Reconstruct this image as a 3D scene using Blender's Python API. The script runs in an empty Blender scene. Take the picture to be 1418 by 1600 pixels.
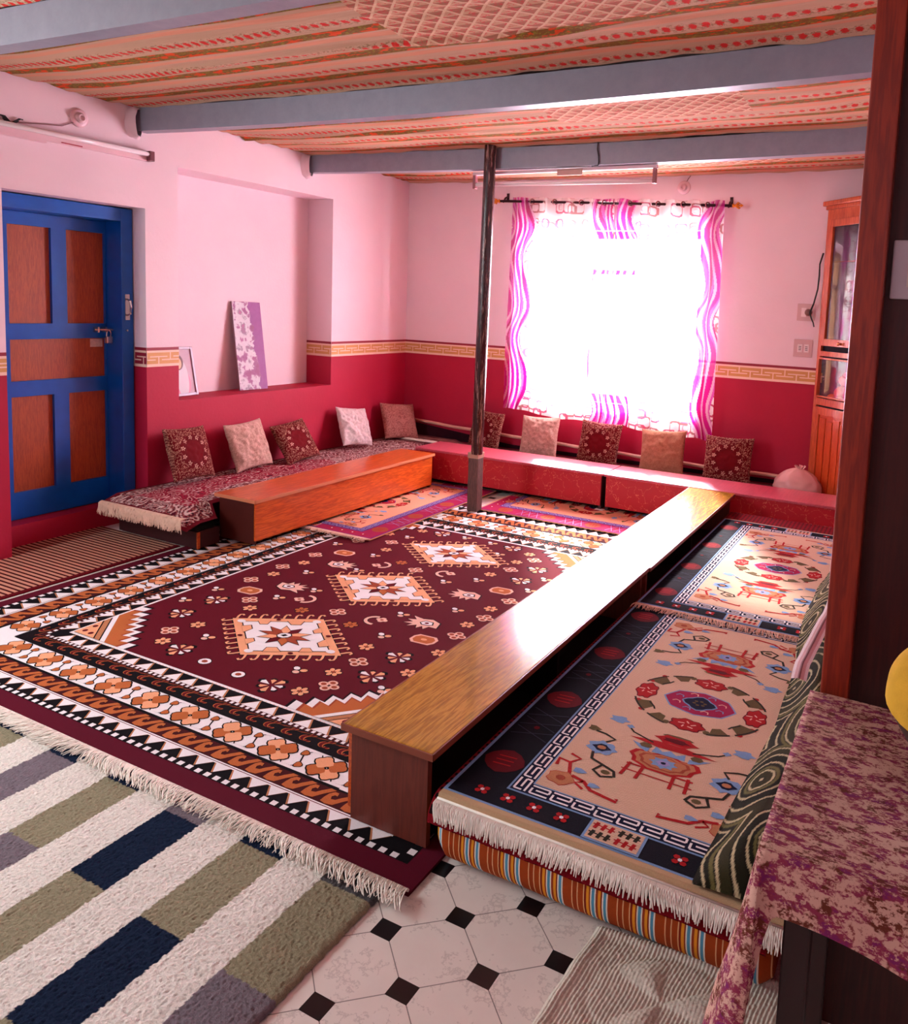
import bpy, bmesh, math, random
from mathutils import Vector, Matrix, noise
PI = math.pi
sc = bpy.context.scene
C = sc.collection
rnd = random.Random(7)

# ------------------------------------------------------------------ camera
F, CX, CY, IW, IH = 1214.48, 850.26, 604.13, 1418.0, 1600.0
cam = bpy.data.cameras.new('camera')
cam.sensor_fit = 'VERTICAL'; cam.sensor_height = 36.0; cam.lens = 36.0 * F / IH
cam.shift_x = (IW / 2 - CX) / IH; cam.shift_y = (CY - IH / 2) / IH
cam.clip_start = 0.02; cam.clip_end = 200
co = bpy.data.objects.new('camera', cam); C.objects.link(co)
R = ((0.89488887, -0.04248972, 0.44426178), (0.0838984, 0.99372597, -0.07395777), (-0.43833202, 0.10345684, 0.89283913))
rt = Vector((R[0][0], R[0][2], -R[0][1])); dn = Vector((R[1][0], R[1][2], -R[1][1])); fw = Vector((R[2][0], R[2][2], -R[2][1]))
m = Matrix.Identity(4)
for i in range(3):
    m[i][0] = rt[i]; m[i][1] = -dn[i]; m[i][2] = -fw[i]
m.translation = Vector((0, 0, 1.5))
co.matrix_world = m
sc.camera = co

# ------------------------------------------------------------------ world, lights, exposure
sc.view_settings.view_transform = 'Standard'
try: sc.view_settings.look = 'None'
except Exception: pass
sc.view_settings.gamma = 1; sc.view_settings.use_curve_mapping = False
sc.view_settings.exposure = 0.28
W = bpy.data.worlds.new('sky'); sc.world = W; W.use_nodes = True
wn = W.node_tree; bg = wn.nodes['Background']
bg.inputs[0].default_value = (0.86, 0.94, 1.0, 1); bg.inputs[1].default_value = 60.0
_s = bpy.data.lights.new('sun', 'SUN'); _s.energy = 55.0; _s.angle = math.radians(5); _s.color = (1.0, 0.97, 0.94)
_so = bpy.data.objects.new('sun', _s); C.objects.link(_so); _so.rotation_euler = Vector((0.93, -1.87, -1.3)).to_track_quat('-Z', 'Y').to_euler()
def area(name, loc, target, sx, sy, power, col):
    l = bpy.data.lights.new(name, 'AREA'); l.shape = 'RECTANGLE'; l.size = sx; l.size_y = sy; l.energy = power; l.color = col
    o = bpy.data.objects.new(name, l); C.objects.link(o); o.location = loc
    d = Vector(target) - Vector(loc); o.rotation_euler = d.to_track_quat('-Z', 'Y').to_euler()
    return o
pl_ = area('window_portal', (-2.36, 6.22, 1.42), (-2.36, 0, 1.42), 1.56, 1.5, 1, (1, 1, 1))
pl_.data.cycles.is_portal = True
# added fill lights from left front and behind
area('left_front_fill', (-4.3, 0.55, 1.6), (-0.4, 1.7, 0.2), 1.5, 1.3, 112, (0.86, 0.97, 1.0))
area('rear_fill', (-1.6, -1.7, 1.5), (-2.2, 3.0, 1.2), 1.2, 1.9, 4, (0.95, 0.97, 1.0))

# ------------------------------------------------------------------ helpers
def lin(c):
    return tuple(((v / 255.0) / 12.92 if v / 255.0 <= 0.04045 else ((v / 255.0 + 0.055) / 1.055) ** 2.4) for v in c)
def rgba(c): return lin(c) + (1,)
class NT:
    def __init__(s, name):
        s.m = bpy.data.materials.new(name); s.m.use_nodes = True; s.t = s.m.node_tree
        s.b = s.t.nodes['Principled BSDF']; s.out = s.t.nodes['Material Output']
    def n(s, typ, **k):
        nd = s.t.nodes.new(typ)
        for a, v in k.items(): setattr(nd, a, v)
        return nd
    def l(s, a, b): s.t.links.new(a, b)
    def val(s, x, sock):
        if isinstance(x, (int, float)): sock.default_value = x
        else: s.l(x, sock)
    def math(s, op, a, b=0.0, c=0.0):
        nd = s.n('ShaderNodeMath', operation=op)
        s.val(a, nd.inputs[0]); s.val(b, nd.inputs[1]); s.val(c, nd.inputs[2])
        return nd.outputs[0]
    def mix(s, f, a, b):
        nd = s.n('ShaderNodeMix', data_type='RGBA')
        s.val(f, nd.inputs[0])
        for x, k in ((a, 6), (b, 7)):
            if isinstance(x, tuple): nd.inputs[k].default_value = x
            else: s.l(x, nd.inputs[k])
        return nd.outputs[2]
    def coord(s, kind='Object'): return s.n('ShaderNodeTexCoord').outputs[kind]
    def xyz(s, v=None):
        nd = s.n('ShaderNodeSeparateXYZ'); s.l(v or s.coord(), nd.inputs[0]); return nd.outputs
    def scale(s, v, sc_):
        nd = s.n('ShaderNodeMapping'); s.l(v, nd.inputs[0]); nd.inputs['Scale'].default_value = sc_; return nd.outputs[0]
    def noise(s, v, scale, detail=3, rough=0.5):
        nd = s.n('ShaderNodeTexNoise'); s.l(v, nd.inputs['Vector']); nd.inputs['Scale'].default_value = scale
        nd.inputs['Detail'].default_value = detail; nd.inputs['Roughness'].default_value = rough
        return nd.outputs['Fac']
    def ramp(s, f, stops, const=False):
        nd = s.n('ShaderNodeValToRGB'); s.l(f, nd.inputs[0]); e = nd.color_ramp.elements
        if const: nd.color_ramp.interpolation = 'CONSTANT'
        e[0].position = stops[0][0]; e[0].color = rgba(stops[0][1])
        e[1].position = stops[-1][0]; e[1].color = rgba(stops[-1][1])
        for p, c in stops[1:-1]:
            q = e.new(p); q.color = rgba(c)
        return nd.outputs[0]
    def bump(s, h, strength, dist):
        nd = s.n('ShaderNodeBump'); s.l(h, nd.inputs['Height']); nd.inputs['Strength'].default_value = strength
        nd.inputs['Distance'].default_value = dist; s.l(nd.outputs[0], s.b.inputs['Normal'])
    def base(s, c):
        if isinstance(c, tuple): s.b.inputs['Base Color'].default_value = c
        else: s.l(c, s.b.inputs['Base Color'])
    def set(s, rough=0.5, metal=0, spec=0.5, coat=0, coatr=0.05):
        s.b.inputs['Roughness'].default_value = rough; s.b.inputs['Metallic'].default_value = metal
        s.b.inputs['Specular IOR Level'].default_value = spec
        s.b.inputs['Coat Weight'].default_value = coat; s.b.inputs['Coat Roughness'].default_value = coatr
        return s

MATS = {}
def paint(name, c, rough=0.5, spec=0.5, metal=0, var=0.0, bump=0.0, bs=200, vs=6, coat=0):
    """plain paint / plastic / cloth: a colour, a little variation and a fine bump"""
    if name in MATS: return MATS[name]
    t = NT(name); t.set(rough, metal, spec, coat)
    v = t.coord()
    if var:
        d = tuple(max(0, x * (1 - var)) for x in c); u = tuple(min(255, x * (1 + var)) for x in c)
        t.base(t.mix(t.noise(v, vs, 4), rgba(d), rgba(u)))
    else: t.base(rgba(c))
    if bump: t.bump(t.noise(v, bs, 2), bump, 0.002)
    MATS[name] = t.m
    return t.m
def yarn(name, c, bs=500, var=0.14, strength=0.6):
    """woven or knotted wool"""
    if name in MATS: return MATS[name]
    t = NT(name); t.set(0.95, 0, 0.1); v = t.coord()
    n = t.noise(v, bs, 3, 0.7)
    d = tuple(x * (1 - var) for x in c); u = tuple(min(255, x * (1 + var)) for x in c)
    t.base(t.mix(t.math('MULTIPLY_ADD', n, 2.0, -0.5), rgba(d), rgba(u)))
    t.bump(n, strength, 0.003)
    MATS[name] = t.m
    return t.m
def attr_mat(name, rough=0.9, bump=0.5, bs=600, spec=0.15):
    t = NT(name); t.set(rough, 0, spec)
    a = t.n('ShaderNodeAttribute'); a.attribute_name = 'Col'
    n = t.noise(t.coord(), bs, 3, 0.7)
    mx = t.n('ShaderNodeMix', data_type='RGBA', blend_type='MULTIPLY'); mx.inputs[0].default_value = 1
    t.l(a.outputs['Color'], mx.inputs[6])
    t.l(t.ramp(n, [(0.25, (205, 205, 205)), (0.75, (255, 255, 255))]), mx.inputs[7])
    t.base(mx.outputs[2])
    if bump: t.bump(n, bump, 0.003)
    return t.m
def wood(name, dark, light, along='y', scale=1.0, rough=0.35, coat=0.0, coatr=0.05, fine=1.0):
    if name in MATS: return MATS[name]
    t = NT(name); t.set(rough, 0, 0.5, coat, coatr); v = t.coord()
    s = {'x': (0.7, 9, 9), 'y': (9, 0.7, 9), 'z': (9, 9, 0.7)}[along]
    w = t.scale(v, tuple(q * scale for q in s))
    n1 = t.noise(w, 2.2, 5, 0.62)
    wv = t.math('FRACT', t.math('MULTIPLY', n1, 9.0))
    wv = t.math('ABSOLUTE', t.math('MULTIPLY_ADD', wv, 2.0, -1.0))
    n2 = t.noise(t.scale(v, tuple(q * scale * 7 for q in s)), 3, 4, 0.7)
    f = t.math('ADD', t.math('MULTIPLY', wv, 0.55), t.math('MULTIPLY', n2, 0.55 * fine))
    mid = tuple((a + b) / 2 for a, b in zip(dark, light))
    t.base(t.ramp(f, [(0.1, dark), (0.45, mid), (0.85, light)]))
    t.bump(f, 0.06, 0.002)
    MATS[name] = t.m
    return t.m

class MB:
    """collects faces and links them as one mesh object"""
    def __init__(s): s.v = []; s.f = []; s.mi = []; s.mats = []; s.col = None; s.smooth = False
    def idx(s, m):
        if m not in s.mats: s.mats.append(m)
        return s.mats.index(m)
    def face(s, pts, m=None):
        b = len(s.v); s.v += [tuple(p) for p in pts]; s.f.append(tuple(range(b, b + len(pts)))); s.mi.append(s.idx(m))
    def box(s, x0, x1, y0, y1, z0, z1, m=None, M=None, bev=0.0):
        if bev:
            bm = bmesh.new(); bmesh.ops.create_cube(bm, size=1)
            for v in bm.verts: v.co = Vector(((x0 + x1) / 2 + v.co.x * (x1 - x0), (y0 + y1) / 2 + v.co.y * (y1 - y0), (z0 + z1) / 2 + v.co.z * (z1 - z0)))
            bmesh.ops.bevel(bm, geom=bm.edges[:], offset=bev, segments=2, affect='EDGES', profile=0.6)
            s.bm(bm, m, M); return
        P = [(x0, y0, z0), (x1, y0, z0), (x1, y1, z0), (x0, y1, z0), (x0, y0, z1), (x1, y0, z1), (x1, y1, z1), (x0, y1, z1)]
        if M: P = [tuple(M @ Vector(p)) for p in P]
        b = len(s.v); s.v += P
        for f in ((0, 3, 2, 1), (4, 5, 6, 7), (0, 1, 5, 4), (1, 2, 6, 5), (2, 3, 7, 6), (3, 0, 4, 7)):
            s.f.append(tuple(b + i for i in f)); s.mi.append(s.idx(m))
    def bm(s, bm, m=None, M=None):
        b = len(s.v); bm.verts.index_update()
        s.v += [tuple(M @ v.co) if M else tuple(v.co) for v in bm.verts]
        k = s.idx(m)
        for f in bm.faces: s.f.append(tuple(b + v.index for v in f.verts)); s.mi.append(k)
        bm.free()
    def tube(s, pts, r, m=None, seg=8, cap=True):
        pts = [Vector(p) for p in pts]; b = len(s.v); k = s.idx(m); n = len(pts)
        up = Vector((0, 0, 1))
        for i, p in enumerate(pts):
            d = (pts[min(i + 1, n - 1)] - pts[max(i - 1, 0)]).normalized()
            a = d.cross(up)
            if a.length < 1e-3: a = d.cross(Vector((1, 0, 0)))
            a.normalize(); c = a.cross(d)
            rr = r[i] if isinstance(r, (list, tuple)) else r
            for j in range(seg):
                t = 2 * PI * j / seg; s.v.append(tuple(p + a * (rr * math.cos(t)) + c * (rr * math.sin(t))))
        for i in range(n - 1):
            for j in range(seg):
                s.f.append((b + i * seg + j, b + i * seg + (j + 1) % seg, b + (i + 1) * seg + (j + 1) % seg, b + (i + 1) * seg + j)); s.mi.append(k)
        if cap:
            s.f.append(tuple(b + j for j in range(seg))[::-1]); s.mi.append(k)
            s.f.append(tuple(b + (n - 1) * seg + j for j in range(seg))); s.mi.append(k)
    def lathe(s, prof, m=None, seg=24, M=None):
        b = len(s.v); k = s.idx(m)
        for r, z in prof:
            for j in range(seg):
                t = 2 * PI * j / seg; p = Vector((r * math.cos(t), r * math.sin(t), z)); s.v.append(tuple(M @ p if M else p))
        for i in range(len(prof) - 1):
            for j in range(seg):
                s.f.append((b + i * seg + j, b + i * seg + (j + 1) % seg, b + (i + 1) * seg + (j + 1) % seg, b + (i + 1) * seg + j)); s.mi.append(k)
        s.f.append(tuple(b + j for j in range(seg))[::-1]); s.mi.append(k)
        s.f.append(tuple(b + (len(prof) - 1) * seg + j for j in range(seg))); s.mi.append(k)
    def grid(s, nu, nv, pos, m=None, col=None, mfn=None):
        b = len(s.v); k = s.idx(m) if m else 0
        if col and s.col is None: s.col = []
        for j in range(nv + 1):
            for i in range(nu + 1):
                u = i / nu; v = j / nv; s.v.append(tuple(pos(u, v)))
                if col: s.col.append(col(u, v))
        for j in range(nv):
            for i in range(nu):
                a = b + j * (nu + 1) + i; s.f.append((a, a + 1, a + nu + 2, a + nu + 1))
                s.mi.append(s.idx(mfn((i + .5) / nu, (j + .5) / nv)) if mfn else k)
    def build(s, name, mat=None, parent=None, local=False, smooth=None):
        me = bpy.data.meshes.new(name)
        off = Vector((0, 0, 0))
        if parent is not None and not local:
            p = parent
            while p is not None: off += Vector(p.location); p = p.parent
        vv = [(x - off.x, y - off.y, z - off.z) for x, y, z in s.v] if off.length else s.v
        me.from_pydata(vv, [], s.f)
        for q in s.mats: me.materials.append(q if q is not None else mat)
        me.polygons.foreach_set('material_index', s.mi)
        if s.col:
            a = me.color_attributes.new('Col', 'FLOAT_COLOR', 'POINT')
            flat = []
            for c in s.col: flat += [c[0], c[1], c[2], 1.0]
            a.data.foreach_set('color', flat)
        if smooth or s.smooth: me.polygons.foreach_set('use_smooth', [True] * len(me.polygons))
        me.update()
        o = bpy.data.objects.new(name, me); C.objects.link(o)
        if parent is not None: o.parent = parent
        return o
def tag(o, label, cat, group=None):
    o['label'] = label; o['category'] = cat
    if group: o['group'] = group
    return o
def thing(name, label, cat, loc=(0, 0, 0), group=None):
    o = bpy.data.objects.new(name, None); o.empty_display_size = 0.1; C.objects.link(o); o.location = loc
    return tag(o, label, cat, group)
def struct(o): o['kind'] = 'structure'; return o
def copy_tree(o, parent=None):
    c = o.copy(); C.objects.link(c); c.parent = parent
    for ch in list(o.children): copy_tree(ch, c)
    return c
def center_origin(o, p):
    """move a single-mesh thing's origin to p"""
    p = Vector(p); o.data.transform(Matrix.Translation(-p)); o.location = p
    return o

XL, YB, ZC = -4.4, 5.97, 2.60          # left wall, back wall, ceiling slab
# ------------------------------------------------------------------ wall materials
def wall_material(name, split=True):
    t = NT(name); t.set(0.62, 0, 0.3); v = t.coord(); o = t.xyz(v)
    n = t.noise(v, 3.0, 5, 0.6); n2 = t.noise(v, 45, 4, 0.6)
    pink = t.mix(n, rgba((229, 205, 213)), rgba((239, 217, 223)))
    red = t.mix(n, rgba((158, 12, 46)), rgba((178, 20, 60)))
    if split:
        t.base(t.mix(t.math('GREATER_THAN', o[2], 1.009), red, pink))
    else: t.base(pink)
    t.bump(t.math('ADD', n2, t.math('MULTIPLY', n, 3.0)), 0.25, 0.004)
    return t.m
M_wall = wall_material('two_tone_wall_paint'); M_pink = wall_material('pink_wall_paint', False)

# wall_left, with a door recess and a niche
w = MB(); XO = -4.95
w.box(XO, XL, -2.0, 2.44, 0, ZC, M_wall)
w.box(XO, XL, 2.44, 3.27, 1.992, ZC, M_wall)
w.box(XO, XL, 3.27, 3.504, 0, ZC, M_wall)
w.box(XO, XL, 3.504, 4.955, 0, 0.775, M_wall)
w.box(XO, -4.665, 3.504, 4.955, 0.775, 2.282, M_pink)
w.box(XO, XL, 3.504, 4.955, 2.282, ZC, M_wall)
w.box(XO, XL, 4.955, 6.25, 0, ZC, M_wall)
struct(w.build('wall_left'))
# wall_back, with the window opening
WX0, WX1, WZ0, WZ1 = -3.1, -1.62, 0.72, 2.13
w = MB()
w.box(XL, WX0, YB, 6.25, 0, ZC, M_wall); w.box(WX1, 0.3, YB, 6.25, 0, ZC, M_wall)
w.box(WX0, WX1, YB, 6.25, 0, WZ0, M_wall); w.box(WX0, WX1, YB, 6.25, WZ1, ZC, M_wall)
struct(w.build('wall_back'))
w = MB(); w.box(0.02, 0.3, 1.75, YB, 0, ZC, M_wall); struct(w.build('wall_right'))
w = MB(); w.box(1.6, 1.8, -2.2, 1.75, 0, ZC, M_wall); w.box(0.3, 1.8, 1.75, 1.95, 0, ZC, M_wall); struct(w.build('wall_side'))
w = MB(); w.box(XO, 1.8, -2.2, -2.0, 0, ZC, M_wall); struct(w.build('wall_front'))
w = MB(); w.box(XO, 1.8, -2.2, 6.25, ZC, ZC + 0.1, M_pink); struct(w.build('ceiling'))

# floor: vinyl of large pale octagons and small black squares
t = NT('octagon_vinyl'); t.set(0.28, 0, 0.5); v = t.coord(); o = t.xyz(v)
# lattice through (-1.046,1.397) with steps (.135,.117) and (.135,-.117)
a = t.math('MULTIPLY', t.math('ADD', o[0], 1.046), 1 / 0.27); b = t.math('MULTIPLY', t.math('ADD', o[1], -1.397), 1 / 0.234)
u_ = t.math('ADD', a, b); v_ = t.math('SUBTRACT', a, b)
du = t.math('ABSOLUTE', t.math('SUBTRACT', u_, t.math('ROUND', u_))); dv = t.math('ABSOLUTE', t.math('SUBTRACT', v_, t.math('ROUND', v_)))
sq = t.math('LESS_THAN', t.math('ADD', du, dv), 0.215)
ln = t.math('LESS_THAN', t.math('MINIMUM', du, dv), 0.007)
n = t.noise(v, 22, 6, 0.65); n3 = t.noise(v, 9, 4, 0.6)
vein = t.math('SUBTRACT', 1.0, t.math('MINIMUM', 1.0, t.math('MULTIPLY', t.math('ABSOLUTE', t.math('SUBTRACT', n, 0.5)), 28.0)))
vein = t.math('MULTIPLY', vein, t.math('GREATER_THAN', n3, 0.52))
cm = t.mix(n3, rgba((214, 204, 196)), rgba((230, 222, 214)))
cm = t.mix(t.math('MULTIPLY', vein, 0.38), cm, rgba((140, 128, 124)))
cm = t.mix(t.math('MULTIPLY', ln, 0.8), cm, rgba((90, 80, 76)))
t.base(t.mix(sq, cm, rgba((10, 11, 16))))
w = MB(); w.box(XO, 1.8, -2.2, 6.25, -0.1, 0, t.m); struct(w.build('floor'))

# painted key-pattern border
M_cream = paint('border_cream', (238, 205, 185), 0.6, var=0.03); M_tan = paint('border_tan', (206, 150, 84), 0.6, var=0.05)
M_line = paint('border_crimson', (140, 6, 40), 0.6)
border_n = [0]
def border(P0, P1, nrm, key=M_tan, gap=None):
    P0 = Vector(P0); P1 = Vector(P1); nrm = Vector(nrm); d = (P1 - P0); L = d.length; d.normalize()
    w = MB(); Z0, Z1, Z2 = 1.008, 1.112, 1.131
    def q(s0, s1, z0, z1, lift, m):
        a = P0 + d * s0 + nrm * lift; b_ = P0 + d * s1 + nrm * lift
        w.face([(a.x, a.y, z0), (b_.x, b_.y, z0), (b_.x, b_.y, z1), (a.x, a.y, z1)], m)
    q(0, L, Z0, Z1, 0.0015, M_cream); q(0, L, Z1, Z2, 0.0015, M_line)
    a0, a1 = Z0 + 0.018, Z1 - 0.014
    q(0, L, a0, a1, 0.0022, key)
    h = a1 - a0; p = 0.169; s = 0.0; th = 0.008
    while s < L:
        for k, (st, bar) in enumerate((((0, 0.62), 0.62), ((1, 0.38), 0.38))):
            c = s + p * 0.5 * k
            z = a1 - h * (1 - 0.36) if k == 0 else a0 + h * (1 - 0.36)
            lo, hi = (z, a1) if k == 0 else (a0, z)
            x0, x1 = max(0, c - th / 2), min(L, c + th / 2)
            if x1 > x0: q(x0, x1, lo, hi, 0.0028, M_cream)
            x0, x1 = max(0, c - p * 0.37), min(L, c + p * 0.37)
            if x1 > x0: q(x0, x1, z - th / 2, z + th / 2, 0.0028, M_cream)
        s += p
    border_n[0] += 1
    return struct(w.build('trim_%d' % border_n[0]))
border((XL, 1.2, 0), (XL, 2.44, 0), (1, 0, 0))
border((-4.51, 3.27, 0), (XL, 3.27, 0), (0, -1, 0), M_line)
border((XL, 3.27, 0), (XL, 3.504, 0), (1, 0, 0))
border((-4.665, 4.955, 0), (XL, 4.955, 0), (0, -1, 0))
border((XL, 4.955, 0), (XL, YB, 0), (1, 0, 0))
border((XL, YB, 0), (WX0, YB, 0), (0, -1, 0)); border((WX1, YB, 0), (-0.6, YB, 0), (0, -1, 0))

# ------------------------------------------------------------------ window behind the curtain
M_wframe = wood('window_wood', (92, 52, 30), (150, 96, 60), 'z')
wt = thing('window_1', 'wooden casement window glowing behind the pink curtains', 'window', (-2.36, 6.1, WZ0)); struct(wt)
w = MB()
w.box(WX0, WX1, 6.08, 6.14, WZ0, WZ0 + 0.06, M_wframe); w.box(WX0, WX1, 6.08, 6.14, WZ1 - 0.06, WZ1, M_wframe)
for x in (WX0, WX1 - 0.05, WX0 + 0.475, WX0 + 0.955): w.box(x, x + 0.05, 6.08, 6.14, WZ0 + 0.06, WZ1 - 0.06, M_wframe)
w.box(WX0 + 0.05, WX1 - 0.05, 6.085, 6.135, 1.78, 1.82, M_wframe)
w.build('window_frame', parent=wt)
t = NT('window_glass'); gl = t.n('ShaderNodeBsdfGlossy'); gl.inputs['Roughness'].default_value = 0.02
tr = t.n('ShaderNodeBsdfTransparent'); mx = t.n('ShaderNodeMixShader'); mx.inputs[0].default_value = 0.035
t.l(tr.outputs[0], mx.inputs[1]); t.l(gl.outputs[0], mx.inputs[2]); t.l(mx.outputs[0], t.out.inputs[0]); M_glass = t.m
w = MB(); w.box(WX0 + 0.05, WX1 - 0.05, 6.108, 6.112, WZ0 + 0.06, WZ1 - 0.06, M_glass); w.build('glass_pane', parent=wt)

# ------------------------------------------------------------------ steel beams and the cloth ceiling
M_steel = NT('grey_steel_paint'); M_steel.set(0.42, 0.25, 0.5); _v = M_steel.coord()
M_steel.base(M_steel.mix(M_steel.noise(_v, 14, 6, 0.7), rgba((120, 121, 135)), rgba((150, 151, 164))))
M_steel.bump(M_steel.noise(_v, 160, 2), 0.08, 0.001); M_steel = M_steel.m
def bow(x): return 0.0062 * (x + 1.8) ** 2
BEAM_Y = (1.86, 3.21, 4.66)
def beam(y, x0, x1, label):
    t_ = thing('steel_beam', label, 'beam', (x0, y, 2.40), 'grey steel ceiling beams')
    xs = [x0 + (x1 - x0) * i / 24 for i in range(25)]
    # channel section, open to the back: (y,z)
    sec = [(0, 0), (0.075, 0), (0.075, 0.007), (0.008, 0.007), (0.008, 0.129), (0.075, 0.129), (0.075, 0.136), (0, 0.136)]
    w = MB()
    for i in range(24):
        for k in range(len(sec)):
            (a0, b0), (a1, b1) = sec[k], sec[(k + 1) % len(sec)]
            p, q = xs[i], xs[i + 1]
            w.face([(p, y + a0, 2.402 + b0 + bow(p)), (q, y + a0, 2.402 + b0 + bow(q)), (q, y + a1, 2.402 + b1 + bow(q)), (p, y + a1, 2.402 + b1 + bow(p))][::-1], M_steel)
    for x in (x0, x1):
        for part in ((0, 1, 2, 3), (0, 3, 4, 7), (7, 4, 5, 6)):
            w.face([(x, y + sec[k][0], 2.402 + sec[k][1] + bow(x)) for k in part], M_steel)
    w.build('channel_web', parent=t_)
    return t_
beam(BEAM_Y[0], XL + 0.005, 1.55, 'grey steel ceiling beam nearest the camera, crossing the upper left corner')
beam(BEAM_Y[1], XL + 0.005, -0.05, 'middle grey steel ceiling beam, ending above the wall tube light')
beam(BEAM_Y[2], XL + 0.005, 0.0, 'farthest grey steel ceiling beam, resting on the dark pole')
# plaster collars where the beams enter the wall
for y, l in ((BEAM_Y[1], 'rough pink plaster lump around the end of the middle beam'), (BEAM_Y[2], 'rough pink plaster lump around the end of the farthest beam')):
    w = MB(); 
    def pos(u, v, y=y):
        a = 2 * PI * u; r = 1 + 0.18 * noise.noise((math.cos(a) * 2, math.sin(a) * 2, v * 3 + y))
        return (XL + 0.002 + 0.05 * v, y + 0.02 - 0.03 + (0.065 - 0.04 * v) * r * math.cos(a), 2.49 + (0.10 - 0.02 * v) * r * math.sin(a))
    w.grid(24, 5, pos, M_pink); w.smooth = True
    tag(center_origin(w.build('plaster_collar'), (XL, y, 2.45)), l, 'plaster')

# printed cloth
t = NT('printed_ceiling_cloth'); t.set(0.9, 0, 0.1); v = t.coord(); o = t.xyz(v)
wob = t.math('MULTIPLY', t.noise(t.scale(v, (0.5, 1, 1)), 1.5, 2), 0.05)
yy = t.math('MULTIPLY', t.math('ADD', o[1], wob), 1 / 0.26)
fr = t.math('FRACT', yy)
band = t.ramp(fr, [(0.0, (184, 148, 124)), (0.10, (190, 154, 130)), (0.36, (184, 148, 124)), (0.44, (122, 84, 44)), (0.68, (184, 148, 124)), (0.76, (200, 138, 112)), (0.90, (184, 148, 124)), (1.0, (184, 148, 124))], True)
isred = t.math('MULTIPLY', t.math('GREATER_THAN', fr, 0.10), t.math('LESS_THAN', fr, 0.36))
isol = t.math('MULTIPLY', t.math('GREATER_THAN', fr, 0.44), t.math('LESS_THAN', fr, 0.68))
blob = t.noise(t.scale(v, (13, 34, 13)), 1.0, 1.5, 0.6)
sprig = t.noise(t.scale(v, (60, 120, 60)), 1.0, 3, 0.7)
# regular row of roses
xr = t.math('MULTIPLY', o[0], 1 / 0.05)
fx = t.math('SUBTRACT', t.math('FRACT', xr), 0.5); 
fy = t.math('DIVIDE', t.math('SUBTRACT', fr, 0.23), 0.10)
dd = t.math('ADD', t.math('MULTIPLY', t.math('MULTIPLY', fx, fx), 7.0), t.math('MULTIPLY', fy, fy))
dd = t.math('ADD', dd, t.math('MULTIPLY', t.math('SUBTRACT', sprig, 0.5), 3.2))
rose = t.math('MULTIPLY', t.math('LESS_THAN', dd, 0.62), isred)
c = t.mix(t.math('MULTIPLY', t.math('MULTIPLY', isred, t.math('GREATER_THAN', sprig, 0.545)), 0.75), band, rgba((128, 96, 66)))
c = t.mix(rose, c, rgba((196, 44, 40)))
c = t.mix(t.math('MULTIPLY', isol, t.math('GREATER_THAN', sprig, 0.55)), c, rgba((134, 122, 48)))
c = t.mix(t.math('MULTIPLY', isol, t.math('GREATER_THAN', t.math('ADD', blob, t.math('MULTIPLY', sprig, 0.35)), 0.74)), c, rgba((206, 72, 32)))
# lozenge panel woven into the middle of the cloth
ax = t.math('MULTIPLY', o[0], 1 / 0.085); ay = t.math('MULTIPLY', o[1], 1 / 0.085)
p1 = t.math('FRACT', t.math('ADD', ax, ay)); p2 = t.math('FRACT', t.math('SUBTRACT', ax, ay))
lz = t.math('MAXIMUM', t.math('LESS_THAN', p1, 0.16), t.math('LESS_THAN', p2, 0.16))
tri = t.math('LESS_THAN', p1, p2)
cl = t.mix(tri, rgba((156, 104, 82)), rgba((190, 148, 120)))
cl = t.mix(t.math('MULTIPLY', t.math('GREATER_THAN', sprig, 0.56), 0.8), cl, rgba((196, 58, 66)))
cl = t.mix(lz, cl, rgba((208, 172, 144)))
msk = t.math('MULTIPLY', t.math('GREATER_THAN', o[0], t.math('ADD', -1.98, wob)), t.math('LESS_THAN', o[0], -0.90))
yb = t.math('FRACT', t.math('MULTIPLY', t.math('SUBTRACT', o[1], 1.86), 1 / 1.4))
msk = t.math('MULTIPLY', msk, t.math('LESS_THAN', yb, 0.60))
t.base(t.mix(msk, c, cl)); t.bump(t.noise(t.scale(v, (3, 25, 3)), 2, 4), 0.3, 0.01); M_cloth = t.m
def lining(y0, y1, label, x1=0.0, nu=150, nv=60):
    w = MB()
    def pos(u, v):
        x = XL + 0.01 + (x1 - XL - 0.02) * u; y = y0 + (y1 - y0) * v
        e = min(u / 0.03, 1); edge = min(v / 0.06, (1 - v) / 0.06, 1)
        sag = 0.022 * math.sin(PI * v) * min(1, u * 8, (1 - u) * 8)
        wr = 0.009 * noise.noise((x * 0.9, y * 9, 3.1 + y0)) + 0.006 * noise.noise((x * 2.4, y * 16, 1.0)) + 0.008 * noise.noise((x * 1.2, y * 3, 8.0))
        fold = 0.018 * math.exp(-((v - 0.62 - 0.10 * math.sin(x * 1.3 + y0)) / 0.02) ** 2) * (0.5 + 0.5 * math.sin(x * 1.1 + 2 + y0))
        tuck = 0.015 * (1 - edge) ** 2 * (1 + noise.noise((x * 7, y * 2, 0)))
        return (x, y, 2.552 + bow(x) * 0.6 - sag + wr - fold - tuck * 0.6 + (1 - e) * 0.012 * noise.noise((1, y * 14, 2)))
    w.grid(nu, nv, pos, M_cloth); w.smooth = True
    return tag(w.build('ceiling_cloth'), label, 'ceiling cloth', 'printed ceiling cloths')
lining(0.2, BEAM_Y[0] - 0.004, 'strip of printed cloth ceiling in the top left corner, in front of the nearest beam', 1.5, 120, 30)
lining(BEAM_Y[0] + 0.08, BEAM_Y[1] - 0.004, 'printed red and olive cloth ceiling between the nearest and the middle beam')
lining(BEAM_Y[1] + 0.08, BEAM_Y[2] - 0.004, 'printed cloth ceiling between the middle and the farthest beam')
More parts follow.
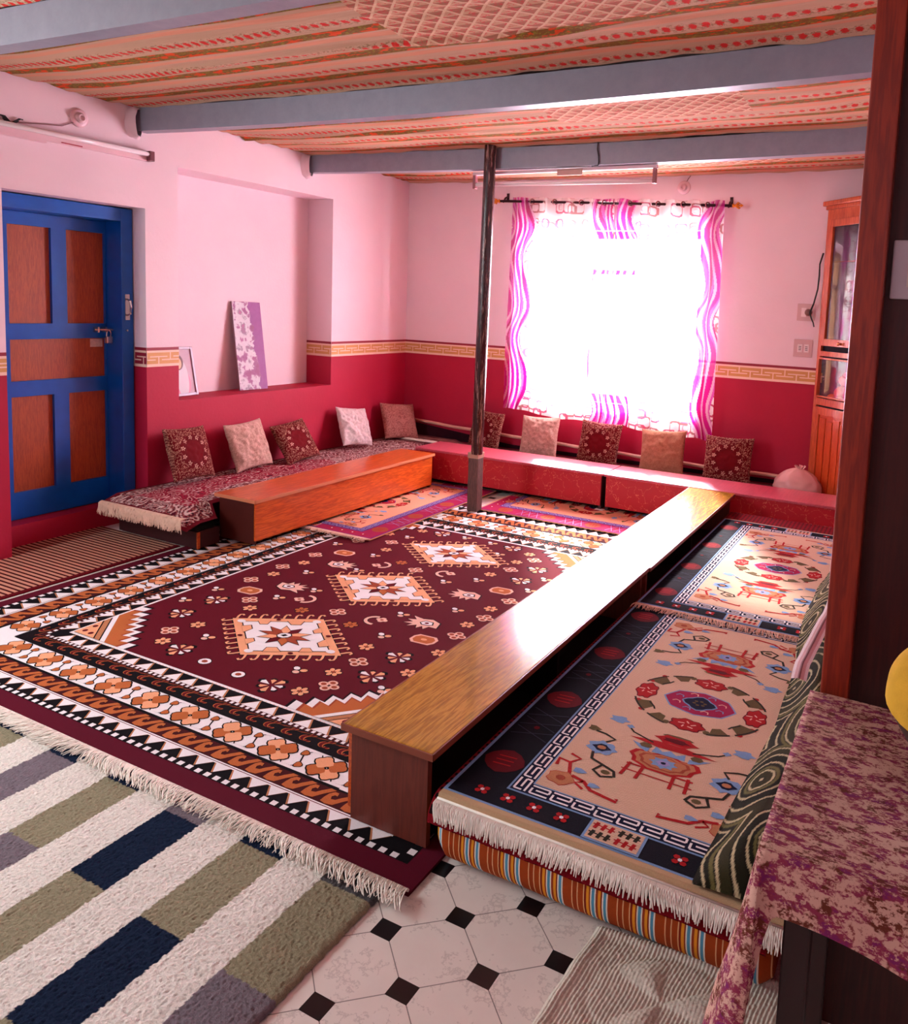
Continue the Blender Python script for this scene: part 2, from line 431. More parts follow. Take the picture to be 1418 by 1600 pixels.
lining(BEAM_Y[2] + 0.08, YB - 0.005, 'printed cloth ceiling between the farthest beam and the window wall')

# ------------------------------------------------------------------ pole
t = NT('worn_dark_paint'); t.set(0.22, 0, 0.6); v = t.coord()
n = t.noise(t.scale(v, (60, 60, 4)), 1, 4, 0.7)
t.base(t.ramp(n, [(0.35, (38, 10, 12)), (0.55, (58, 20, 22)), (0.64, (150, 120, 112)), (0.70, (60, 22, 24))])); t.bump(n, 0.5, 0.006); M_pole = t.m
pt = thing('support_pole', 'dark worn pole standing on the carpet under the farthest beam', 'pole', (-2.83, 4.71, 0))
PXT = 0.096
def pole_pos(u, v, z0, z1, r0, r1, sq=0.0):
    a = 2 * PI * u; z = z0 + (z1 - z0) * v; r = r0 + (r1 - r0) * v
    if sq: r *= 1 + sq * (abs(math.cos(2 * a + PI / 2)) ** 0.6) * 0.25
    r *= 1 + 0.05 * noise.noise((math.cos(a) * 1.5, math.sin(a) * 1.5, z * 3))
    return (-2.836 + PXT * z / 2.56 + r * math.cos(a), 4.715 - 0.105 * z / 2.56 + r * math.sin(a), z)
w = MB(); w.grid(20, 60, lambda u, v: pole_pos(u, v, 0.43, 2.56, 0.042, 0.04), M_pole); w.smooth = True; w.build('pole_shaft', parent=pt)
M_base = wood('old_post_wood', (52, 34, 32), (104, 74, 66), 'z', 2.0, 0.5)
w = MB(); w.box(-2.874, -2.794, 4.672, 4.752, 0.013, 0.40, M_base, bev=0.006); w.build('pole_base', parent=pt)
w = MB(); w.box(-2.876, -2.790, 4.665, 4.755, 0.40, 0.44, paint('tin_collar', (170, 140, 120), 0.4, metal=0.5, var=0.2), bev=0.003); w.build('collar', parent=pt)

# ------------------------------------------------------------------ door
M_blue = paint('blue_gloss_paint', (6, 84, 168), 0.28, 0.5, var=0.12, bump=0.15, bs=60, vs=10)
M_dpan = wood('door_panel_wood', (128, 36, 8), (172, 72, 22), 'z', 1.6, 0.45, fine=1.3)
dt = thing('door_1', 'blue painted door with five brown wood panels', 'door', (-4.62, 2.86, 0.13)); struct(dt)
w = MB()
w.box(-4.74, -4.51, 3.185, 3.262, 0.13, 1.985, M_blue, bev=0.004); w.box(-4.74, -4.51, 2.448, 2.50, 0.13, 1.985, M_blue, bev=0.004)
w.box(-4.74, -4.51, 2.50, 3.185, 1.905, 1.985, M_blue, bev=0.004)
w.build('door_frame', parent=dt)
w = MB(); X0, X1 = -4.705, -4.655
w.box(X0, X1, 2.502, 2.603, 0.135, 1.903, M_blue); w.box(X0, X1, 3.176, 3.183, 0.135, 1.903, M_blue)
w.box(X0, X1, 2.603, 3.176, 1.83, 1.903, M_blue); w.box(X0, X1, 2.603, 3.176, 1.181, 1.272, M_blue)
w.box(X0, X1, 2.603, 3.176, 0.85, 0.94, M_blue); w.box(X0, X1, 2.603, 3.176, 0.135, 0.292, M_blue)
w.box(X0, X1, 2.845, 2.935, 1.272, 1.83, M_blue); w.box(X0, X1, 2.845, 2.935, 0.292, 0.85, M_blue)
w.build('door_leaf', parent=dt)
for (a, b_, c0, c1) in ((2.603, 2.845, 1.272, 1.83), (2.935, 3.176, 1.272, 1.83), (2.603, 3.176, 0.94, 1.181), (2.603, 2.845, 0.292, 0.85), (2.935, 3.176, 0.292, 0.85)):
    w = MB(); w.box(-4.69, -4.675, a, b_, c0, c1, M_dpan); w.build('door_panel', parent=dt)
M_chrome = paint('pale_metal', (205, 195, 190), 0.25, metal=0.9)
w = MB(); w.tube([(-4.50, 3.215, 1.43), (-4.475, 3.218, 1.42), (-4.47, 3.22, 1.38), (-4.475, 3.218, 1.34), (-4.50, 3.215, 1.33)], 0.006, M_chrome); w.box(-4.512, -4.505, 3.205, 3.235, 1.30, 1.46, M_chrome)
w.build('door_handle', parent=dt)
w = MB(); w.tube([(-4.62, 3.08, 1.235), (-4.60, 3.19, 1.235), (-4.50, 3.215, 1.235)], 0.006, M_chrome)
for y in (3.10, 3.15): w.box(-4.656, -4.61, y - 0.006, y + 0.006, 1.218, 1.252, M_chrome)
w.build('sliding_bolt', parent=dt)
pl = MB(); pl.box(-4.61, -4.585, 3.135, 3.175, 1.15, 1.195, M_chrome, bev=0.006)
pl.tube([(-4.60, 3.142, 1.19), (-4.60, 3.145, 1.22), (-4.60, 3.16, 1.235), (-4.60, 3.172, 1.22), (-4.60, 3.17, 1.19)], 0.004, M_chrome)
pl.build('padlock', parent=dt)
stk = MB(); stk.box(-4.6745, -4.6735, 3.085, 3.165, 1.125, 1.175, paint('paper_label', (214, 176, 160), 0.6, var=0.25, vs=60)); stk.build('paper_sticker', parent=dt)
w = MB(); w.box(-4.95, -4.55, 2.44, 3.27, 0, 0.13, M_wall); struct(w.build('trim_20'))
w = MB(); w.box(-4.95, -4.74, 2.44, 3.27, 0.13, 1.992, M_blue); struct(w.build('trim_21'))

# ------------------------------------------------------------------ woven patterns: flat inlays laid on a rug body
YC = {
 'maroon': yarn('wool_maroon', (84, 12, 32)), 'field': yarn('wool_wine', (88, 10, 26), var=0.2), 'black': yarn('wool_black', (14, 9, 14)),
 'white': yarn('wool_white', (232, 226, 228), var=0.06), 'orange': yarn('wool_orange', (176, 96, 52)), 'peach': yarn('wool_peach', (226, 160, 120), var=0.08),
 'pink': yarn('wool_pink', (226, 178, 160), var=0.08), 'brown': yarn('wool_brown', (66, 18, 22)), 'rust': yarn('wool_rust', (150, 66, 44)),
 'beige': yarn('wool_beige', (206, 172, 146), 700, 0.10, 0.9), 'beige2': yarn('wool_dark_beige', (186, 156, 120), 700, 0.10),
 'navy': yarn('wool_navy', (20, 22, 50)), 'lblue': yarn('wool_light_blue', (118, 150, 190), var=0.1), 'red': yarn('wool_red', (160, 22, 26)),
 'olive': yarn('wool_olive', (96, 80, 50)), 'dolive': yarn('wool_dark_olive', (44, 40, 30)), 'purple': yarn('wool_purple', (92, 40, 110)),
 'magenta': yarn('wool_magenta', (150, 24, 70)), 'tan': yarn('wool_tan', (176, 116, 80)), 'fieldpink': yarn('wool_salmon', (214, 146, 118)),
 'ink': yarn('wool_ink', (13, 12, 24)), 'slate': yarn('wool_slate', (52, 58, 74)), 'lav': yarn('wool_lavender', (150, 140, 190)), 'dred': yarn('wool_dark_red', (92, 10, 22)),
}
_t = NT('ribbed_beige_wool'); _t.set(0.95, 0, 0.1); _v = _t.coord('Object'); _o = _t.xyz(_v)
_rb = _t.math('ABSOLUTE', _t.math('SUBTRACT', _t.math('FRACT', _t.math('MULTIPLY', _t.math('ADD', _o[1], _t.math('MULTIPLY', _t.noise(_v, 60, 2), 0.002)), 1 / 0.0065)), 0.5))
_n = _t.noise(_v, 500, 3, 0.7)
_f = _t.math('MULTIPLY_ADD', _n, 0.9, _t.math('MULTIPLY', _rb, 1.1))
_t.base(_t.mix(_t.math('MINIMUM', _f, 1.0), rgba((164, 128, 104)), rgba((218, 186, 160)))); _t.bump(_f, 0.7, 0.003); YC['beige'] = _t.m
class Pat:
    def __init__(s, to, z, dz=0.00035):
        s.w = MB(); s.to = to; s.z = z; s.dz = dz; s.n = 0
    def poly(s, pts, c, lay=1):
        P = [s.to(u, v) for u, v in pts]
        A = sum(P[i][0] * P[(i + 1) % len(P)][1] - P[(i + 1) % len(P)][0] * P[i][1] for i in range(len(P)))
        if A < 0: P = P[::-1]
        z = s.z + s.dz * lay + 0.00002 * (s.n % 12); s.n += 1
        s.w.face([(x, y, z) for x, y in P], YC[c])
    def rect(s, x0, x1, y0, y1, c, lay=1): s.poly([(x0, y0), (x1, y0), (x1, y1), (x0, y1)], c, lay)
    def disc(s, x, y, rx, ry, c, lay=1, n=12, rot=0, wob=0, k=5):
        p = []
        for i in range(n):
            a = 2 * PI * i / n; r = 1 + wob * math.cos(k * a)
            dx, dy = rx * r * math.cos(a), ry * r * math.sin(a)
            p.append((x + dx * math.cos(rot) - dy * math.sin(rot), y + dx * math.sin(rot) + dy * math.cos(rot)))
        s.poly(p, c, lay)
    def line(s, pts, wd, c, lay=1, w2=None):
        n = len(pts); L = []; Rr = []
        for i in range(n):
            a = pts[max(i - 1, 0)]; b_ = pts[min(i + 1, n - 1)]
            dx, dy = b_[0] - a[0], b_[1] - a[1]; l = math.hypot(dx, dy) or 1
            h = (wd + ((w2 if w2 is not None else wd) - wd) * i / max(1, n - 1)) / 2
            L.append((pts[i][0] - dy / l * h, pts[i][1] + dx / l * h)); Rr.append((pts[i][0] + dy / l * h, pts[i][1] - dx / l * h))
        for i in range(n - 1): s.poly([L[i], L[i + 1], Rr[i + 1], Rr[i]], c, lay)
    def build(s, name, parent=None): return s.w.build(name, parent=parent)
def fringe(name, parent, P0, P1, outd, L, n, m, z, drop=None, seed=1, amp=0.25, rad=0.0011, knot=True):
    """a row of thin cords from P0 to P1 (x,y) lying outward, or hanging when drop is given"""
    rr = random.Random(seed); w = MB(); d = Vector((P1[0] - P0[0], P1[1] - P0[1], 0)); o = Vector((outd[0], outd[1], 0)).normalized(); dn_ = d.normalized()
    if knot: w.tube([(P0[0], P0[1], z), (P1[0], P1[1], z)], 0.004, m, 6)
    off = 0.0
    for i in range(n):
        f = (i + rr.random() * 0.8) / n
        off = amp * noise.noise((f * 9, seed * 3.1, 0)) * 1.6
        p = Vector((P0[0], P0[1], z)) + d * f
        l = L * (0.75 + 0.4 * rr.random()); q = off + rr.uniform(-amp, amp) * 0.7
        pts = []
        for k in range(5):
            t_ = k / 4
            if drop is None:
                x = p + o * (l * t_) + dn_ * (l * q * t_ * t_) ; x.z = z + 0.006 * math.sin(PI * t_) + rr.uniform(0, 0.004)
            else:
                a = t_ * l; h = min(a, drop); x = p + o * (0.006 + h * 0.8 + (a - h) * 0.10) + dn_ * (l * q * t_ * t_); x.z = z - max(0, a - h * 0.6) * (0.2 if a < drop else 0.92)
            pts.append(x)
        w.tube(pts, [rad * 1.3, rad * 1.2, rad, rad, rad * 0.7], m, 4, False)
    w.smooth = True
    o_ = w.build(name, parent=parent); o_['kind'] = 'stuff'
    return o_
M_cord = paint('cotton_cord', (236, 228, 216), 0.9, 0.1, var=0.08, vs=30); M_cordp = paint('pale_pink_cord', (214, 176, 156), 0.9, 0.1, var=0.12, vs=30)

# ------------------------------------------------------------------ the large wine-red rug
RX = -2.43
rects = [(1.37, 1.505, 4.84), (1.305, 1.588, 4.77), (1.275, 1.612, 4.735), (1.205, 1.655, 4.665), (1.187, 1.668, 4.645), (1.075, 1.745, 4.525),
         (0.935, 1.869, 4.37), (0.865, 1.936, 4.29), (0.845, 1.953, 4.272), (0.790, 2.008, 4.20), (0.776, 2.021, 4.183)]
rug = thing('patterned_rug', 'large wine red rug with three white star medallions and wide banded border', 'rug', (RX, 3.17, 0))
M_rb = YC['maroon']
w = MB(); w.box(RX - 1.37, RX + 1.37, 1.505, 4.84, 0.001, 0.0100, M_rb); w.build('rug_body', parent=rug)
ID = lambda u, v: (u, v)
pb = Pat(ID, 0.0100)
cols = {1: 'black', 2: 'black', 3: 'white', 4: 'brown', 5: 'white', 6: 'black', 7: 'brown', 8: 'black', 9: 'white', 10: 'field'}
def ringband(k0, k1, c, lay):
    a, b_ = rects[k0], rects[k1]
    for s in (-1, 1):
        pb.poly([(RX + s * a[0], a[1]), (RX + s * b_[0], b_[1]), (RX + s * b_[0], b_[2]), (RX + s * a[0], a[2])], c, lay)
    pb.poly([(RX - a[0], a[1]), (RX + a[0], a[1]), (RX + b_[0], b_[1]), (RX - b_[0], b_[1])], c, lay)
    pb.poly([(RX - a[0], a[2]), (RX + a[0], a[2]), (RX + b_[0], b_[2]), (RX - b_[0], b_[2])], c, lay)
for k in range(1, 10): ringband(k, k + 1, cols[k], 1)
pb.rect(RX - rects[10][0], RX + rects[10][0], rects[10][1], rects[10][2], 'field', 1)
def side_frame(side, k0, k1):
    """maps (s along, t across 0 outer..1 inner) of a border band"""
    a, b_ = rects[k0], rects[k1]
    if side == 'n': return (RX - b_[0], RX + b_[0], lambda s, t: (s, a[1] + (b_[1] - a[1]) * t))
    if side == 'f': return (RX - b_[0], RX + b_[0], lambda s, t: (s, a[2] + (b_[2] - a[2]) * t))
    if side == 'l': return (b_[1], b_[2], lambda s, t: (RX - a[0] + (a[0] - b_[0]) * t, s))
    return (b_[1], b_[2], lambda s, t: (RX + a[0] - (a[0] - b_[0]) * t, s))
def mapped(fn):
    p = Pat(lambda u, v: fn(u, v), 0.0100); p.w = pb.w; return p
for side in 'nflr':
    near = side in 'nf'
    # white dots
    s0, s1, fn = side_frame(side, 1, 2); q = mapped(fn); n = round((s1 - s0) / 0.040); st = (s1 - s0) / n
    for i in range(n): q.rect(s0 + st * (i + .22), s0 + st * (i + .75), 0.12, 0.88, 'white', 2)
    # outer triangles: black ground, white teeth with a tan edge
    s0, s1, fn = side_frame(side, 2, 3); q = mapped(fn); n = round((s1 - s0) / 0.079); st = (s1 - s0) / n
    for i in range(n):
        a = s0 + st * i
        q.poly([(a + st * .04, 1.0), (a + st * .98, 1.0), (a + st * .42, 0.0)], 'tan', 2)
        q.poly([(a + st * .12, 1.0), (a + st * .95, 1.0), (a + st * .48, 0.10)], 'white', 3)
    # rope line
    s0, s1, fn = side_frame(side, 3, 4); q = mapped(fn); q.rect(s0, s1, 0.40, 0.62, 'dred', 2)
    # running hooks
    s0, s1, fn = side_frame(side, 4, 5); q = mapped(fn); n = round((s1 - s0) / 0.078); st = (s1 - s0) / n
    q.rect(s0, s1, 0.90, 1.0, 'black', 2)
    for i in range(n):
        a = s0 + st * i
        sh = [(0.02, .10), (.30, .04), (.62, .10), (.86, .46), (1.20, .86), (.92, .88), (.66, .60), (.52, .40), (.34, .36), (.26, .50), (.34, .62), (.46, .60), (.40, .78), (.20, .78), (.06, .60), (0.02, .36)]
        q.poly([(a + st * x, y) for x, y in sh], 'orange', 3)
        q.line([(a + st * x, y) for x, y in sh[4:14]], st * 0.05 if near else st * 0.05, 'black', 2)
    # white floral band
    s0, s1, fn = side_frame(side, 5, 6); q = mapped(fn); P = 0.209 if near else 0.171; n = round((s1 - s0) / P); st = (s1 - s0) / n
    dim = st / (0.13 if near else 0.14)
    for sgn in (0.0, 1.0): q.rect(s0, s1, 0 if sgn == 0 else 0.965, 0.035 if sgn == 0 else 1, 'black', 2)
    for i in range(n):
        c_ = s0 + st * (i + .5); rx_ = 0.033 if near else 0.025; ry_ = 0.033 / 0.135
        for (dx, dy, cc) in ((-1, .9, 'peach'), (1, -.9, 'peach'), (1, .9, 'orange'), (-1, -.9, 'orange')):
            q.disc(c_ + dx * rx_ * 0.8, .5 + dy * ry_ * .75, rx_ * 1.12, ry_ * 1.1, 'black', 3, 16, 0, 0.12, 4)
            q.disc(c_ + dx * rx_ * 0.8, .5 + dy * ry_ * .75, rx_ * 0.95, ry_ * 0.93, cc, 4, 16, 0, 0.14, 4)
        m_ = c_ + st * .5
        for (dx, dy) in ((-.012, .24), (.012, -.24)):
            q.disc(m_ + dx, .5 + dy, 0.0165, 0.125, 'black', 3, 12, 0, 0.15, 3); q.disc(m_ + dx, .5 + dy, 0.0130, 0.100, 'orange', 4, 12, 0, 0.15, 3)
        vine = [(c_ + rx_ * 1.4, .25), (c_ + st * .28, .12), (m_ - .005, .14), (m_ + .012, .26)]
        q.line(vine, 0.0055, 'black', 3)
        vine = [(c_ + st - rx_ * 1.4, .75), (m_ + st * .22, .88), (m_ + .005, .86), (m_ - .012, .74)]
        q.line(vine, 0.0055, 'black', 3)
        q.line([(m_ + .012, .30), (m_ - .012, .70)], 0.006, 'black', 3)
    # scroll band
    s0, s1, fn = side_frame(side, 6, 7); q = mapped(fn); n = round((s1 - s0) / 0.083); st = (s1 - s0) / n
    for i in range(n):
        a = s0 + st * i; cv = []
        for k in range(15):
            u = k / 14; ang = u * 3.6 * PI * 0.5 + 0.3; r = 0.42 * (1 - u * 0.72)
            cv.append((a + st * (.52 + r * .95 * math.cos(ang)), .46 + r * .95 * math.sin(ang)))
        cv = [(a - st * .15, .80), (a + st * .20, .92), (a + st * .62, .95)] + cv[3:]
        q.line(cv, 0.023, 'orange', 2); q.line(cv, 0.0135, 'dred', 3)
    # small dots
    s0, s1, fn = side_frame(side, 7, 8); q = mapped(fn); n = round((s1 - s0) / 0.0262); st = (s1 - s0) / n
    for i in range(n): q.rect(s0 + st * (i + .2), s0 + st * (i + .72), 0.1, 0.9, 'white', 2)
    # inner triangles
    s0, s1, fn = side_frame(side, 8, 9); q = mapped(fn); n = round((s1 - s0) / 0.082); st = (s1 - s0) / n
    for i in range(n):
        a = s0 + st * i
        q.poly([(a, 0.0), (a + st, 0.0), (a + st * .62, .98)], 'tan', 2); q.poly([(a + st * .06, 0.0), (a + st * .90, 0.0), (a + st * .58, .86)], 'white', 3)
    s0, s1, fn = side_frame(side, 9, 10); q = mapped(fn); n = round((s1 - s0) / 0.02); st = (s1 - s0) / n
    for i in range(n): q.rect(s0 + st * i, s0 + st * (i + .25), 0.0, 0.35, 'pink', 2)
# stepped spandrels in the field corners
def spandrel(cx_, cy_, sx, sy):
    f = lambda a, b_: (cx_ + sx * a, cy_ + sy * b_)
    T = lambda L: [f(a, b_) for a, b_ in L]
    A, B = 0.33, 0.335
    def zig(r, amp, n=7):
        out = []
        for i in range(2 * n + 1):
            t_ = i / (2 * n); k = amp if i % 2 else 0
            x, y = A * r * (1 - t_), B * r * t_; out.append((x + k * .75, y + k * .75))
        return out
    pb.poly([f(0, 0)] + T(zig(1.02, .045)), 'black', 2); pb.poly([f(0, 0)] + T(zig(.98, .040)), 'white', 3)
    pb.poly([f(0, 0)] + T(zig(.86, .040)), 'rust', 4); pb.poly([f(0, 0)] + T(zig(.82, .038)), 'orange', 5)
    pb.poly(T([(0, 0), (.20, 0), (0, .21)]), 'white', 6); pb.poly(T([(0, 0), (.172, 0), (0, .18)]), 'black', 7)
    pb.poly(T([(0, 0), (.165, 0), (0, .172)]), 'tan', 8); pb.poly(T([(0, 0), (.135, 0), (0, .14)]), 'black', 9); pb.poly(T([(0, 0), (.128, 0), (0, .132)]), 'peach', 10)
    for a, b_ in ((.03, .03), (.075, .025), (.025, .08)): pb.disc(*f(a, b_), .012, .012, 'dred', 11, 8)
fx0, fx1, fy0, fy1 = RX - rects[10][0], RX + rects[10][0], rects[10][1], rects[10][2]
for sx, cx_ in ((1, fx0), (-1, fx1)):
    for sy, cy_ in ((1, fy0), (-1, fy1)): spandrel(cx_, cy_, sx, sy)
# medallions
def medallion(cx_, cy_, s=1.0):
    hw, hh = 0.345 * s, 0.232 * s
    def P(a, b_): return (cx_ + a, cy_ + b_)
    cor = [(-hw, .02), (.02, hh), (hw, -.02), (-.02, -hh)]
    pb.poly([P(*c_) for c_ in cor], 'black', 2)
    k = .975; pb.poly([P(a * k, b_ * k) for a, b_ in cor], 'peach', 3)
    k = .80; pb.poly([P(a * k, b_ * k) for a, b_ in cor], 'black', 4); k = .775; pb.poly([P(a * k, b_ * k) for a, b_ in cor], 'white', 5)
    for e in range(4):
        a0, b0 = cor[e]; a1, b1 = cor[(e + 1) % 4]; L = math.hypot(a1 - a0, b1 - b0); tx, ty = (a1 - a0) / L, (b1 - b0) / L; nx, ny = -ty, tx
        if nx * (a0 + a1) + ny * (b0 + b1) < 0: nx, ny = -nx, -ny
        n = 8
        for i in range(n):
            f_ = (i + .5) / n; x, y = a0 + (a1 - a0) * f_, b0 + (b1 - b0) * f_
            h = 0.040
            hook = [(0, -.004), (0, h * .55), (.004, h * .95), (.016, h), (.023, h * .72)]
            pts = [P(x + nx * v_ + tx * u_, y + ny * v_ + ty * u_) for u_, v_ in hook]
            pb.line(pts, 0.017, 'black', 2); pb.line(pts, 0.0105, 'peach', 4)
        # blocky tabs reaching into the white centre
        for f_, d_, wd in ((.30, .045, .035), (.72, .05, .045)):
            x, y = (a0 + (a1 - a0) * f_) * .80, (b0 + (b1 - b0) * f_) * .80
            q4 = [(-wd * .8, .004), (wd * .8, .004), (wd * .65, -d_ * .7), (-wd * .25, -d_ * .7)]
            pb.poly([P(x + nx * v_ + tx * u_, y + ny * v_ + ty * u_) for u_, v_ in [(a * 1.12, b_ * 1.12) for a, b_ in q4]], 'black', 6)
            pb.poly([P(x + nx * v_ + tx * u_, y + ny * v_ + ty * u_) for u_, v_ in q4], 'peach', 7)
        x, y = (a0 + (a1 - a0) * .5) * .90, (b0 + (b1 - b0) * .5) * .90; pb.disc(*P(x, y), .013, .010, 'dred', 8, 8)
        pb.disc(*P(a0 * .8, b0 * .8), .022, .016, 'white', 8, 8)
    pc = ['rust', 'peach', 'dred', 'peach', 'rust', 'rust', 'peach', 'dred', 'orange', 'rust']
    n = 10
    for i in range(n):
        a = 2 * PI * i / n + .2; r = 1.0
        ca, sa = math.cos(a), math.sin(a); ex, ey = .128 * s, .090 * s
        w_ = .22
        tip = (ex * ca, ey * sa); l1 = (ex * .55 * math.cos(a - w_ * 1.6), ey * .55 * math.sin(a - w_ * 1.6)); l2 = (ex * .55 * math.cos(a + w_ * 1.6), ey * .55 * math.sin(a + w_ * 1.6))
        pb.poly([P(0, 0), P(l1[0] * 1.08, l1[1] * 1.08), P(tip[0] * 1.08, tip[1] * 1.08), P(l2[0] * 1.08, l2[1] * 1.08)], 'black', 8)
        pb.poly([P(ca * .01, sa * .01), P(*l1), P(*tip), P(*l2)], pc[i], 9)
    pb.disc(*P(0, 0), .036, .029, 'black', 10, 8, .4); pb.disc(*P(0, 0), .031, .024, 'white', 11, 8, .4); pb.disc(*P(0, 0), .017, .012, 'black', 12, 4, .4)
for cy_ in (2.458, 3.145, 3.815): medallion(RX + 0.005, cy_, 1.0)
# scattered motifs
def q4(x, y):
    for lay, s, c_ in ((2, 1.25, 'black'), (3, 1.1, 'pink'), (4, .62, 'rust')):
        for dx, dy in ((.026, 0), (-.026, 0), (0, .023), (0, -.023)): pb.disc(x + dx, y + dy, .020 * s, .016 * s, c_, lay, 10)
def fl(x, y, c1='peach'):
    for lay, s, c_ in ((2, 1.35, 'black'), (3, 1.0, c1)):
        for k in range(6):
            a = k * PI / 3 + .3; pb.disc(x + .023 * math.cos(a), y + .020 * math.sin(a), .0135 * s, .010 * s, c_, lay, 8, a)
    pb.disc(x, y, .008, .007, 'rust', 4, 6)
def star(x, y):
    for lay, s in ((2, 1.25), (3, 1.0)):
        for k in range(7):
            a = k * 2 * PI / 7 + .25; l = .055 if k % 2 else .045
            c_ = 'black' if lay == 2 else ('white' if k % 3 == 0 else 'peach')
            pb.poly([(x + .012 * math.cos(a) * s, y + .010 * math.sin(a) * s), (x + l * s * math.cos(a - .27), y + l * .85 * s * math.sin(a - .27)), (x + l * 1.12 * s * math.cos(a), y + l * .95 * s * math.sin(a)), (x + l * s * math.cos(a + .27), y + l * .85 * s * math.sin(a + .27))], c_, lay)
def tiny(x, y):
    for lay, s in ((2, 1.3), (3, 1.0)):
        for k, (dx, dy) in enumerate(((-.018, .010), (.020, .008), (0, -.016))):
            pb.disc(x + dx, y + dy, .016 * s, .012 * s, 'black' if lay == 2 else ('white', 'peach', 'pink')[k], lay, 8, dx * 20)
def ring_(x, y):
    pb.disc(x, y, .032, .027, 'black', 2, 12); pb.disc(x, y, .028, .023, 'white', 3, 12); pb.disc(x, y, .014, .011, 'rust', 4, 8)
def sqm(x, y):
    pb.poly([(x + a * 1.12, y + b_ * 1.12) for a, b_ in ((-.055, -.02), (-.035, -.04), (.04, -.035), (.055, -.012), (.055, .02), (.035, .04), (-.04, .035), (-.055, .012))], 'pink', 2)
    pb.poly([(x + a, y + b_) for a, b_ in ((-.05, -.015), (-.03, -.035), (.035, -.03), (.05, -.01), (.05, .015), (.03, .035), (-.035, .03), (-.05, .01))], 'orange', 3)
    pb.disc(x, y, .016, .011, 'peach', 4, 8)
def bird(x, y, f=1):
    P = lambda L: [(x + f * a, y + f * b_) for a, b_ in L]
    o_ = [(-.075, .02), (-.06, -.035), (-.01, -.055), (.035, -.04), (.095, -.05), (.06, -.02), (.10, -.005), (.062, .008), (.095, .035), (.05, .028), (.06, .06), (.025, .03), (.01, .06), (-.005, .03), (-.025, .055), (-.035, .02)]
    pb.poly([(x + f * a * 1.1, y + f * b_ * 1.12) for a, b_ in o_], 'black', 2); pb.poly(P(o_), 'pink', 3)
    pb.poly(P([(-.045, 0), (-.03, -.03), (.015, -.03), (.03, 0), (.01, .018), (-.025, .015)]), 'black', 4)
    pb.poly(P([(-.038, 0), (-.026, -.024), (.011, -.024), (.023, 0), (.008, .012), (-.02, .01)]), 'white', 5); pb.disc(x - f * .006, y - f * .006, .012, .010, 'dred', 6, 6)
def curl(x, y, f=1):
    cv = [(x + f * (-.01 + .05 * math.cos(a)), y + f * (.01 + .042 * math.sin(a))) for a in [(-1.4 + .4 * k) for k in range(9)]]
    pb.line(cv, .024, 'black', 2); pb.line(cv, .016, 'pink', 3)
    for k in range(4): pb.disc(x - f * .03 + .016 * math.cos(k * 1.57), y - f * .01 + .013 * math.sin(k * 1.57), .015, .012, 'pink', 4, 8)
    pb.disc(x - f * .03, y - f * .01, .010, .008, 'rust', 5, 6)
MOT = {'q': q4, 'f': fl, 's': star, 't': tiny, 'r': ring_, 'S': sqm, 'b': bird, 'c': curl, 'o': lambda x, y: fl(x, y, 'orange'), 'B': lambda x, y: bird(x, y, -1), 'C': lambda x, y: curl(x, y, -1)}
for k, x, y in (('q', -3.071, 2.875), ('S', -2.959, 2.763), ('b', -2.833, 2.912), ('t', -3.107, 2.69), ('t', -3.122, 2.51), ('s', -2.998, 2.589), ('s', -2.998, 2.392), ('f', -2.831, 2.346),
  ('q', -2.883, 2.242), ('f', -2.816, 2.156), ('s', -2.688, 2.138), ('t', -2.693, 2.278), ('r', -2.517, 2.117), ('r', -2.318, 2.107), ('s', -2.146, 2.11), ('f', -2.021, 2.13), ('q', -1.958, 2.219),
  ('f', -2.018, 2.312), ('t', -2.145, 2.253), ('q', -1.992, 2.432), ('s', -1.876, 2.551), ('s', -1.865, 2.361), ('q', -2.866, 2.475 + .2), ('f', -2.787, 2.583 + .02), ('f', -3.038, 2.999), ('q', -3.084, 3.11),
  ('f', -3.033, 3.22), ('q', -3.077, 3.357), ('t', -2.908, 3.114), ('c', -2.642, 2.816), ('t', -2.775, 2.77), ('t', -2.689, 2.937), ('q', -2.41, 2.785), ('o', -2.263, 2.703), ('C', -2.206, 2.81),
  ('t', -2.706, 3.285), ('S', -2.963, 3.475), ('b', -2.85, 3.307), ('c', -2.645, 3.417), ('t', -2.135, 2.922), ('t', -2.063, 2.686), ('f', -2.055, 2.56), ('o', -2.566, 2.713),
  ('f', -2.845, 4.091), ('s', -2.702, 4.108), ('t', -2.838, 3.93), ('q', -2.863, 3.79), ('f', -2.98, 3.92), ('t', -2.532, 4.121), ('t', -2.339, 4.116), ('s', -2.18, 4.10), ('f', -2.043, 4.056), ('q', -1.97, 3.976),
  ('s', -1.876, 3.835), ('f', -2.041, 3.889), ('q', -2.008, 3.757), ('t', -2.196, 3.954), ('f', -2.065, 3.628), ('t', -2.075, 3.512), ('C', -2.283, 3.507), ('t', -2.209, 3.395), ('s', -1.873, 3.631), ('S', -1.892, 3.446),
  ('t', -1.767, 3.526), ('q', -1.785, 3.342), ('B', -2.006, 3.294), ('t', -1.946, 3.104), ('f', -1.816, 3.207), ('q', -1.782, 3.094), ('f', -1.812, 2.985), ('B', -1.984, 2.892), ('S', -1.889, 2.748), ('q', -1.788, 2.857),
  ('f', -1.758, 2.673), ('t', -3.113, 3.58), ('t', -2.789, 3.532), ('f', -2.80, 3.655), ('o', -2.585, 3.518), ('q', -2.446, 3.46), ('q', -3.05, 3.70), ('f', -3.1, 3.85), ('t', -1.77, 3.72), ('f', -1.76, 2.46), ('t', -1.76, 2.3)):
    MOT[k](x, y)
pb.build('woven_pattern', rug)
